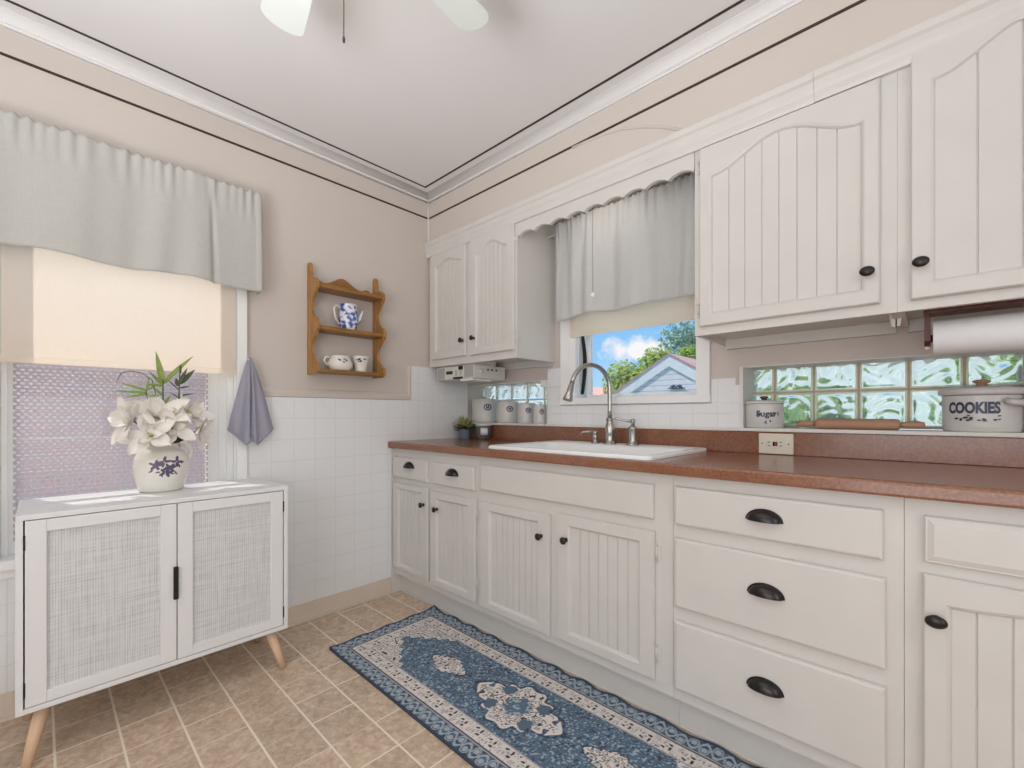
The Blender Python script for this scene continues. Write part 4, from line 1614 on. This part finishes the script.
# paper towel holder and roll
t = T('paper_towel_holder', 'dark red wooden paper towel holder under the right wall cabinet', 'paper towel holder', (2.5, -.2, 1.4))
MB().box(2.362, -.245, 1.380, 2.70, -.165, 1.4018, .003).build('mounting_board', M['redwood'], t)
for x in (2.364, 2.684):
    MB().prism([(-.228, 1.380), (-.228, 1.30), (-.218, 1.286), (-.188, 1.286), (-.178, 1.30), (-.178, 1.380)], 'x', x, x + .014).build('arm', M['redwood'], t)
MB().tube([(2.378, -.203, 1.309), (2.684, -.203, 1.309)], .0115, 12).build('rod', M['redwood'], t)
MB().lathe([(.0, 0), (.006, 0), (.007, .004), (.005, .007), (0, .008)], (2.371, -.203, 1.278), 12).build('peg', M['clear'], t)
t = T('paper_towel_roll', 'white paper towel roll on the wooden holder', 'paper towels', (2.53, -.203, 1.309))
b = MB().lathe([(.012, -.148), (.052, -.148), (.053, -.146), (.053, .146), (.052, .148), (.012, .148), (.012, -.148)], (2.531, -.203, 1.309), 40, 'x')
b.build('roll', M['paper'], t)

t = T('cabinet_clip', 'small white clip with a black strip under the right wall cabinets', 'clip', (2.296, -.2, 1.4))
MB().prism([(2.278, 1.4018), (2.289, 1.356), (2.297, 1.356), (2.297, 1.4018)], 'y', -.212, -.188).build('left_half', M['trimw'], t)
MB().box(2.2972, -.211, 1.356, 2.3005, -.189, 1.4015).build('strip', M['blackm'], t)
MB().prism([(2.3007, 1.4018), (2.3007, 1.356), (2.309, 1.358), (2.314, 1.4018)], 'y', -.212, -.188).build('right_half', M['trimw'], t)

# ================================================================== RUG
RX0, RXL, RYC, RW = .372, 1.80, -.860, .294
t_rug = T('runner_rug', 'navy and white oriental runner rug with medallions lying before the sink cabinets', 'rug', (RX0 + RXL / 2, RYC, 0))


def hsh(i, j):
    v = sin(i * 127.1 + j * 311.7) * 43758.5453
    return v - math.floor(v)


def vnoise(x, y):
    i, j = math.floor(x), math.floor(y)
    fx_, fy_ = x - i, y - j
    fx_, fy_ = fx_ * fx_ * (3 - 2 * fx_), fy_ * fy_ * (3 - 2 * fy_)
    a = hsh(i, j) * (1 - fx_) + hsh(i + 1, j) * fx_
    b_ = hsh(i, j + 1) * (1 - fx_) + hsh(i + 1, j + 1) * fx_
    return a * (1 - fy_) + b_ * fy_


NAVY, MID, LIGHT, WHITE, INK, TAUPE, FIELD = map(lin, ('454f5e', '5d7083', 'a3afba', 'dcd6d1', '3a3d42', 'aaa3a3', '60768a'))


def flower_motif(u, v, s):
    """returns colour index of a little palmette at origin"""
    r_ = math.hypot(u, v) / s
    if r_ > 1.1:
        return None
    big = s > .02
    for k, (ang, rr, la, lb, c) in enumerate(((.5, .62, .36, .17, INK), (2.3, .60, .34, .16, INK if big else TAUPE), (3.9, .62, .34, .16, TAUPE), (5.4, .62, .34, .16, INK if big else TAUPE), (0, 0, .20, .20, TAUPE))):
        du, dv = u / s - rr * cos(ang), v / s - rr * sin(ang)
        t = ang + 1.1
        p, q = du * cos(t) + dv * sin(t), -du * sin(t) + dv * cos(t)
        d = (p / la) ** 2 + (q / lb) ** 2
        if d < 1:
            return c
        if d < 1.9 and c is INK:
            return TAUPE if hsh(k, int(p * 9)) > .55 else WHITE
    return None


def scrolls(u, v, k):
    w = vnoise(u * k, v * k) + .5 * vnoise(u * k * 2.1 + 9, v * k * 2.1)
    return abs((w * 3.2) % 1 - .5)


def rugcol(p):
    x, y = p.x - RX0, p.y - RYC
    xe = min(x, RXL - x)
    ye = RW - abs(y)
    e = min(xe, ye)
    al = x if ye < xe else y + 3     # running coordinate along the border
    if e < .010:
        return NAVY
    if e < .062:
        q = (al % .075) / .075
        d = (e - .036) / .026
        curve = d - .75 * sin(2 * PI * q)
        if abs(curve) < .22 or abs(math.hypot((q - (.25 if d < 0 else .75)) * 3.2, d - (-.35 if d < 0 else .35)) - .62) < .09:
            return LIGHT
        if flower_d(q, d, .25, -.35) or flower_d(q, d, .75, .35):
            return LIGHT
        return NAVY if vnoise(x * 160, y * 160) > .55 else MID
    if e < .069:
        return TAUPE
    if e < .074:
        return NAVY
    # white main border + corner spandrels
    hw = RW - .139            # half-width of the field
    cx = RXL / 2
    fx = abs(x - cx)
    tip = cx - .157
    # ogee pointed field end
    lim = hw
    if fx > tip - .216:
        tt = (tip - fx) / .216
        lim = hw * max(0, tt) ** .85 + .010 * sin(tt * 26)
    infield = abs(y) < lim and fx < tip
    if not infield:
        if e < .139 and ye < xe or (e < .139 and xe <= ye):
            per = .142
            q = (al % per) - per / 2
            d = e - .106
            for (ox, oy, s_) in ((-.034, .004, .026), (.036, -.003, .024), (.0, .015, .014), (.0, -.018, .013), (-.064, -.012, .012), (.066, .015, .012)):
                c = flower_motif(q - ox, d - oy, s_)
                if c:
                    return c
            if scrolls(x, y, 38) < .055:
                return TAUPE
            if abs(e - .136) < .0022:
                return TAUPE
            return WHITE
        # spandrel
        if abs(abs(y) - lim) < .007 and abs(y) > lim:
            return WHITE
        s_ = scrolls(x + 3, y, 30)
        if s_ < .10:
            return INK
        if s_ > .42:
            return TAUPE
        return WHITE
    # field medallions
    for mx, ax, ay, big in ((cx, .205, .140, 1), (cx - .398, .105, .062, 0), (cx + .398, .105, .062, 0)):
        u, v = (x - mx) / ax, y / ay
        a = math.atan2(v, u)
        r_ = abs(u) ** 1.15 + abs(v) ** 1.35
        edge = .86 + .10 * cos(a * 14)
        if abs(u) > .8:
            edge = 1.0
        if r_ < edge:
            if big:
                if (u / .26) ** 2 + (v / .36) ** 2 < 1 + .25 * cos(8 * a):
                    return FIELD if vnoise(x * 120, y * 120) < .62 else LIGHT
                for bx, by in ((.42, .38), (-.42, .38), (.42, -.38), (-.42, -.38)):
                    if ((u - bx) / .13) ** 2 + ((v - by) / .2) ** 2 < 1 + .2 * cos(5 * math.atan2(v - by, u - bx)):
                        return MID
            s_ = scrolls(x + 7, y + 2, 42)
            if r_ > edge - .09:
                return WHITE
            if s_ < .12:
                return INK
            if s_ < .2:
                return TAUPE
            return WHITE
        if r_ < edge + .12:
            return NAVY if vnoise(x * 140, y * 140) < .6 else FIELD
    n_ = vnoise(x * 175, y * 175)
    m_ = vnoise(x * 40 + 5, y * 40)
    if n_ > .74:
        return LIGHT
    if n_ < .22:
        return NAVY
    return FIELD if m_ < .62 else MID


def flower_d(q, d, a, b_):
    return ((q - a) / .13) ** 2 + ((d - b_) / .42) ** 2 < 1


def rugpt(u, v):
    x = RX0 + RXL * u
    y = RYC - RW + 2 * RW * v
    # lightly rippled far edge, curling against the toe kick
    wv = max(0, (v - .86) / .14)
    wv2 = max(0, 1 - u / .03)
    z = .006 + .004 * wv * wv * (1 + sin(x * 38 + .8 * sin(x * 9))) + .004 * wv2 * (1 + sin(y * 42))
    y += .0025 * sin(x * 38 + .8 * sin(x * 9)) * wv
    x += .003 * sin(y * 42) * wv2
    return (x, y, z)


ripple = {}
mb = MB()
NU, NV = 640, 210


def rug_build():
    vs = [Vector(rugpt(i / NU, j / NV)) for j in range(NV + 1) for i in range(NU + 1)]
    cols = [rugcol(Vector((RX0 + RXL * i / NU, RYC - RW + 2 * RW * j / NV, 0))) for j in range(NV + 1) for i in range(NU + 1)]
    fs = [(j * (NU + 1) + i, j * (NU + 1) + i + 1, (j + 1) * (NU + 1) + i + 1, (j + 1) * (NU + 1) + i) for j in range(NV) for i in range(NU)]
    me = bpy.data.meshes.new('woven_face')
    o = t_rug.location
    me.from_pydata([tuple(v - o) for v in vs], [], fs)
    ca = me.color_attributes.new('pattern', 'FLOAT_COLOR', 'POINT')
    ca.data.foreach_set('color', [c for q in cols for c in q])
    me.materials.append(M['rug'])
    ob = bpy.data.objects.new('woven_face', me)
    COL.objects.link(ob)
    ob.parent = t_rug
    # bound edge and backing
    loop = [rugpt(i / 160, 0) for i in range(161)] + [rugpt(1, j / 50) for j in range(1, 51)] + \
           [rugpt(1 - i / 160, 1) for i in range(1, 161)] + [rugpt(0, 1 - j / 50) for j in range(1, 50)]
    b_ = MB()
    n = len(loop)
    vv = [(p[0], p[1], p[2] + .0004) for p in loop] + [(p[0], p[1], .001) for p in loop]
    b_.add(vv, [(i, (i + 1) % n, n + (i + 1) % n, n + i) for i in range(n)])
    b_.build('bound_edge', plain('navy_binding', '39434f', .9, noise=.2, nscale=80), t_rug, recalc=False)


rug_build()

# ================================================================== CEILING FAN
FC = Vector((1.405, -1.638, 0))
t = T('ceiling_fan', 'white ceiling fan whose blade tips dip into the top of the photo', 'ceiling fan', (FC.x, FC.y, CZ))
MB().lathe([(0, CZ - .001), (.07, CZ - .001), (.075, CZ - .02), (.05, CZ - .05), (.05, CZ - .07), (.105, CZ - .09), (.115, CZ - .13), (.10, CZ - .18), (.07, CZ - .2), (.07, CZ - .215), (0, CZ - .215)], FC, 36).build('motor', M['fanblade'], t)
a_first = math.atan2(-1.528 + 1.638, .886 - 1.405)
for k in range(5):
    a = a_first - k * 2 * PI / 5 + .02
    d = Vector((cos(a), sin(a), 0))
    s = Vector((-sin(a), cos(a), 0))
    mb = MB()
    out = []
    for q in range(13):
        an = -PI / 2 + PI * q / 12
        out.append((.50 + .035 * cos(an), .060 * sin(an)))
    out = [(.17, -.045), (.20, -.052)] + out + [(.20, .052), (.17, .045)]
    vs = []
    for zz in (.004, -.004):
        for x, y in out:
            vs.append(FC + d * x + s * y + up * (CZ - .185 + zz + y * .18))
    n = len(out)
    mb.add(vs, [tuple(range(n)), tuple(range(2 * n - 1, n - 1, -1))] + [(i, (i + 1) % n, n + (i + 1) % n, n + i) for i in range(n)])
    bl = mb.build('blade', M['fanblade'], t)
    MB().tube([FC + d * .09 + up * (CZ - .165), FC + d * .14 + up * (CZ - .195), FC + d * .2 + up * (CZ - .192)], [.012, .010, .012], 8).build('blade_iron', M['fanblade'], bl)
LZ = CZ - .215
MB().lathe([(.045, LZ), (.06, LZ - .02), (.06, LZ - .03), (.0, LZ - .03)], FC, 28).build('light_kit', M['fanblade'], t)
MB().lathe([(.055, LZ - .031), (.095, LZ - .06), (.105, LZ - .10), (.085, LZ - .145), (.045, LZ - .165), (0, LZ - .17)], FC, 32).build('light_globe', emit('warm_lamp_glow', 'fff8f0', 10), t)
cp = Vector((1.290, -1.530, 0))
cp2 = FC + (cp - FC).normalized() * .055
MB().tube([cp2 + up * (LZ - .015), cp + up * (LZ - .012), cp + up * (LZ - .03), cp + up * 2.045], .0013, 6).build('pull_chain', M['dark'], t)
MB().lathe([(0, 0), (.003, .003), (.0038, .012), (.0015, .02), (0, .021)], cp + up * 2.025, 10).build('chain_fob', M['dark'], t)

# ================================================================== OUTSIDE
GZ = -.9
b = MB().box(-30, 4.0, GZ - .2, 20, 60, GZ)
struct(b.build('floor_lawn', M['grass']))
b = MB().box(-30, .26, GZ - .2, 20, 4.0, GZ).box(-30, -20, GZ - .2, -.26, .26, GZ)
struct(b.build('floor_bounce', plain('pale_concrete', 'dcd8d4', .9, noise=.1, nscale=2)))  # pale ground added to bounce sunlight onto the brick wall
for nm, xa, xb, lab in (('added_fence', .75, 6.0, 'added white board fence that whitens the right glass blocks'), ('added_fence', -7.0, -1.75, 'added white board fence that whitens the left glass blocks')):
    t = T(nm, lab, 'fence', ((xa + xb) / 2, 3.3, GZ), 'added white fences')  # white boards added outside so the glass blocks look bright
    n = int((xb - xa) / .16)
    b = MB()
    for k in range(n):
        x = xa + (xb - xa) * k / n
        b.box(x + .003, 3.28, GZ, x + (xb - xa) / n - .003, 3.30, 2.2)
    b.build('boards', M['glosswhite'], t)
    MB().box(xa, 3.30, 1.9, xb, 3.34, 2.0).build('rail', M['glosswhite'], t)
    MB().box(xa, 3.30, -.5, xb, 3.34, -.4).build('rail', M['glosswhite'], t)

# neighbour with gable
t = T('neighbour_house', 'lavender sided house gable with pale bargeboards seen through the sink window', 'house', (-2.1, 8, GZ))
ax, az, sl, hw_ = -2.10, 2.46, .60, 3.0
b = MB().prism([(ax - hw_, GZ), (ax + hw_, GZ), (ax + hw_, az - .12 - hw_ * sl), (ax, az - .12), (ax - hw_, az - .12 - hw_ * sl)], 'y', 8.05, 15)
b.build('wall', M['siding'], t)
for s in (-1, 1):
    L = hw_ + .35
    pts = [(ax, az), (ax + s * L, az - L * sl), (ax + s * L, az - L * sl - .26), (ax, az - .26)]
    MB().prism(pts, 'y', 8.03, 8.0495).build('bargeboard', M['barge'], t)
    pts = [(ax, az + .05), (ax + s * (L + .05), az + .05 - (L + .05) * sl), (ax + s * (L + .05), az - (L + .05) * sl), (ax, az)]
    MB().prism(pts, 'y', 8.02, 15.2).build('roof_slope', M['roofpink'], t)
b = MB()
gx, gz = -1.02, 1.73
gp = ony(762, 387, 8.03)
for s in (-1, 1):
    b.tube([gp + Vector((s * (.02 + .11 * k / 14) + s * .05 * sin(k * .9), 0, .05 * cos(k * .9) * (1 - k / 22))) for k in range(15)], .014, 6)
    b.lathe([(0, -.02), (.035, -.01), (.04, .02), (0, .04)], gp + Vector((s * .07, 0, .02)), 10)
b.tube([gp + Vector((-.2, 0, -.03)), gp + Vector((0, 0, -.045)), gp + Vector((.22, 0, -.03))], .012, 6)
gpp = ony(668, 387, 8.03)
for i in range(len(b.v)):
    b.v[i] = b.v[i] - gp + ony(676, 387, 8.03)
b.build('scroll_ornament', M['scroll'], t)

t = T('far_house', 'distant house with a pink red roof left of left of the lavender gable', 'house', (-12, 24, GZ))
MB().box(-16, 22, GZ, -8.9, 26, 1.75).build('wall', M['siding'], t)
MB().prism([(21.6, 1.7), (24, 2.9), (26.4, 1.7)], 'x', -16.3, -8.6).build('roof', plain('red_shingles', 'd0958c', .9, noise=.2, nscale=6), t)


def tree(label, c, rad, trunk, mat, n, leaf_s, seed, sq=1.0, grp='garden trees behind the houses', name='tree'):
    r = random.Random(seed)
    t = T(name, label, 'tree' if name == 'tree' else 'bush', (c[0], c[1], GZ), grp)
    MB().tube([(c[0], c[1], GZ), (c[0] + .1, c[1], (GZ + c[2]) / 2), (c[0], c[1], c[2])], [trunk, trunk * .8, trunk * .4], 8).build('trunk', M['bark'], t)
    lobes = []
    for k in range(11):
        d = Vector((r.gauss(0, 1), r.gauss(0, 1), r.gauss(0, .8))).normalized()
        lobes.append((Vector(c) + Vector((d.x * rad * .6, d.y * rad * .6, d.z * rad * .55 * sq)), rad * r.uniform(.35, .55)))
    mb = MB()
    vs, fs = [], []
    for k in range(n):
        lc, lr = lobes[r.randrange(len(lobes))]
        d = Vector((r.gauss(0, 1), r.gauss(0, 1), r.gauss(0, 1))).normalized()
        p = lc + d * lr * (r.random() ** .3)
        nn = (d + Vector((r.uniform(-.7, .7), r.uniform(-.7, .7), r.uniform(-.2, .9)))).normalized()
        u, w, _ = frame_from(nn)
        a = r.uniform(0, 6.28)
        e1 = u * cos(a) + w * sin(a)
        e2 = nn.cross(e1)
        L, W = leaf_s * r.uniform(.7, 1.3), leaf_s * .5
        i = len(vs)
        vs += [p - e1 * L, p + e2 * W, p + e1 * L, p - e2 * W]
        fs.append((i, i + 1, i + 2, i + 3))
    mb.add(vs, fs)
    o = mb.build('crown', mat, t, recalc=False)
    return t


tree('full light green tree behind the lavender gable, centre of the sink window view', (-7.75, 18.2, 2.35), 2.1, .18, M['fol1'], 11000, .13, 1)
tree('blue-green open tree at the right of the sink window view', (-9.0, 27, 6.3), 2.0, .2, M['fol2'], 1500, .15, 2)
tree('lower green tree just behind the lavender roof ridge', (-6.1, 19.5, 3.0), 1.5, .15, M['fol1'], 7000, .12, 3)
tree('green shrub glimpsed through the right glass blocks', (1.75, 1.65, .95), .5, .03, M['fol3'], 1100, .06, 4, 1, 'shrubs outside the glass blocks', 'shrub')
tree('taller green shrub glimpsed behind the cookie crock through glass', (3.1, 2.1, 1.1), .6, .03, M['fol3'], 1400, .06, 5, 1, 'shrubs outside the glass blocks', 'shrub')

t = T('brick_house', 'pink brick wall of the next house, glimpsed through the mesh of the left window', 'house', (-6.2, -2.2, GZ))
MB().box(-9.0, -12, GZ, -6.2, 6.5, 4.4).build('wall', M['brick'], t)
MB().box(-9.1, -12.1, 4.4, -6.1, 6.6, 4.55, .01).build('eave', M['trimw'], t)

# ================================================================== WORLD + LIGHTS
w = bpy.data.worlds.new('sky')
sc.world = w
w.use_nodes = True
nt = w.node_tree
nt.nodes.clear()


def wn(typ, props=None, **ins):
    nd = nt.nodes.new(typ)
    for k, v in (props or {}).items():
        setattr(nd, k, v)
    for k, v in ins.items():
        key = int(k[1:]) if k[0] == 'i' and k[1:].isdigit() else k.replace('_', ' ')
        if isinstance(v, bpy.types.NodeSocket):
            nt.links.new(v, nd.inputs[key])
        else:
            nd.inputs[key].default_value = v
    return nd


tc = wn('ShaderNodeTexCoord').outputs['Generated']
sep = wn('ShaderNodeSeparateXYZ', i0=tc)
el = sep.outputs[2]
rp = wn('ShaderNodeValToRGB', i0=el)
cr = rp.color_ramp
cr.elements[0].position = 0.0
cr.elements[0].color = lin('b9def6')
cr.elements[1].position = .35
cr.elements[1].color = lin('6fb1ee')
e_ = cr.elements.new(.13)
e_.color = lin('8cc6f5')
# one soft cloud bank above the gable plus thin wisps
cdir = ray(641, 350).normalized()
df = wn('ShaderNodeVectorMath', {'operation': 'SUBTRACT'}, i0=tc, i1=cdir)
mp = wn('ShaderNodeMapping', Vector=df.outputs[0], Scale=(11, 11, 30))
ln = wn('ShaderNodeVectorMath', {'operation': 'LENGTH'}, i0=mp.outputs[0])
nz = wn('ShaderNodeTexNoise', Vector=tc, Scale=28, Detail=5, Roughness=.6)
ad = wn('ShaderNodeMath', {'operation': 'MULTIPLY_ADD'}, i0=nz.outputs[0], i1=1.6, i2=ln.outputs['Value'])
cm = wn('ShaderNodeMapRange', {'clamp': True}, i0=ad.outputs[0], i1=1.25, i2=1.75, i3=.95, i4=0.0)
nz2 = wn('ShaderNodeTexNoise', Vector=wn('ShaderNodeMapping', Vector=tc, Scale=(3, 3, 9)).outputs[0], Scale=1.6, Detail=5, Roughness=.6)
cm2 = wn('ShaderNodeMapRange', {'clamp': True}, i0=nz2.outputs[0], i1=.60, i2=.76, i3=0.0, i4=.7)
mx = wn('ShaderNodeMath', {'operation': 'MAXIMUM'}, i0=cm.outputs[0], i1=cm2.outputs[0])
mixc = wn('ShaderNodeMixRGB', i0=mx.outputs[0], i1=rp.outputs[0], i2=lin('fbf6f8'))
bg = wn('ShaderNodeBackground', Color=mixc.outputs[0], Strength=1.2)
out = wn('ShaderNodeOutputWorld')
nt.links.new(bg.outputs[0], out.inputs[0])


def light(name, kind, loc, energy, col='ffffff', size=None, target=None, rot=None, **kw):
    ld = bpy.data.lights.new(name, kind)
    ld.energy = energy
    ld.color = lin(col)[:3]
    if size and kind == 'AREA':
        ld.shape = 'RECTANGLE'
        ld.size, ld.size_y = size
    for k_, v_ in kw.items():
        setattr(ld, k_, v_)
    o = bpy.data.objects.new(name, ld)
    COL.objects.link(o)
    o.location = loc
    if target is not None:
        o.rotation_euler = (Vector(target) - Vector(loc)).to_track_quat('-Z', 'Y').to_euler()
    return o


light('sun', 'SUN', (-5, -5, 10), 7.0, 'fffaf2', target=Vector((-5, -5, 10)) - Vector((-.48, -.18, .86)), angle=.02)
# added fill lamps at the closed front and right walls
light('front_fill', 'AREA', (1.9, RY + .03, 1.05), 42, 'f5f9ff', (2.6, 1.9), target=(1.6, 0, .9))
light('side_fill', 'AREA', (RX - .03, -1.6, 1.4), 26, 'f5f9ff', (2.4, 1.8), target=(0, -1.3, 1.3))

# unseen upward spot added behind the camera to brighten the ceiling
light('ceiling_fill', 'SPOT', (1.7, -3.0, 1.15), 190, 'f8fbff', target=(1.5, -2.3, 2.49), spot_size=2.1, spot_blend=1.0, shadow_soft_size=.6)

# ------------------------------------------------------------------ view
vs_ = sc.view_settings
vs_.view_transform = 'Standard'
vs_.look = 'None'
vs_.gamma = 1.0
vs_.exposure = -0.07
vs_.use_curve_mapping = False
cy = sc.cycles
cy.use_denoising = True
cy.max_bounces = 10
cy.diffuse_bounces = 5
cy.transmission_bounces = 8
cy.transparent_max_bounces = 12
cy.sample_clamp_indirect = 6
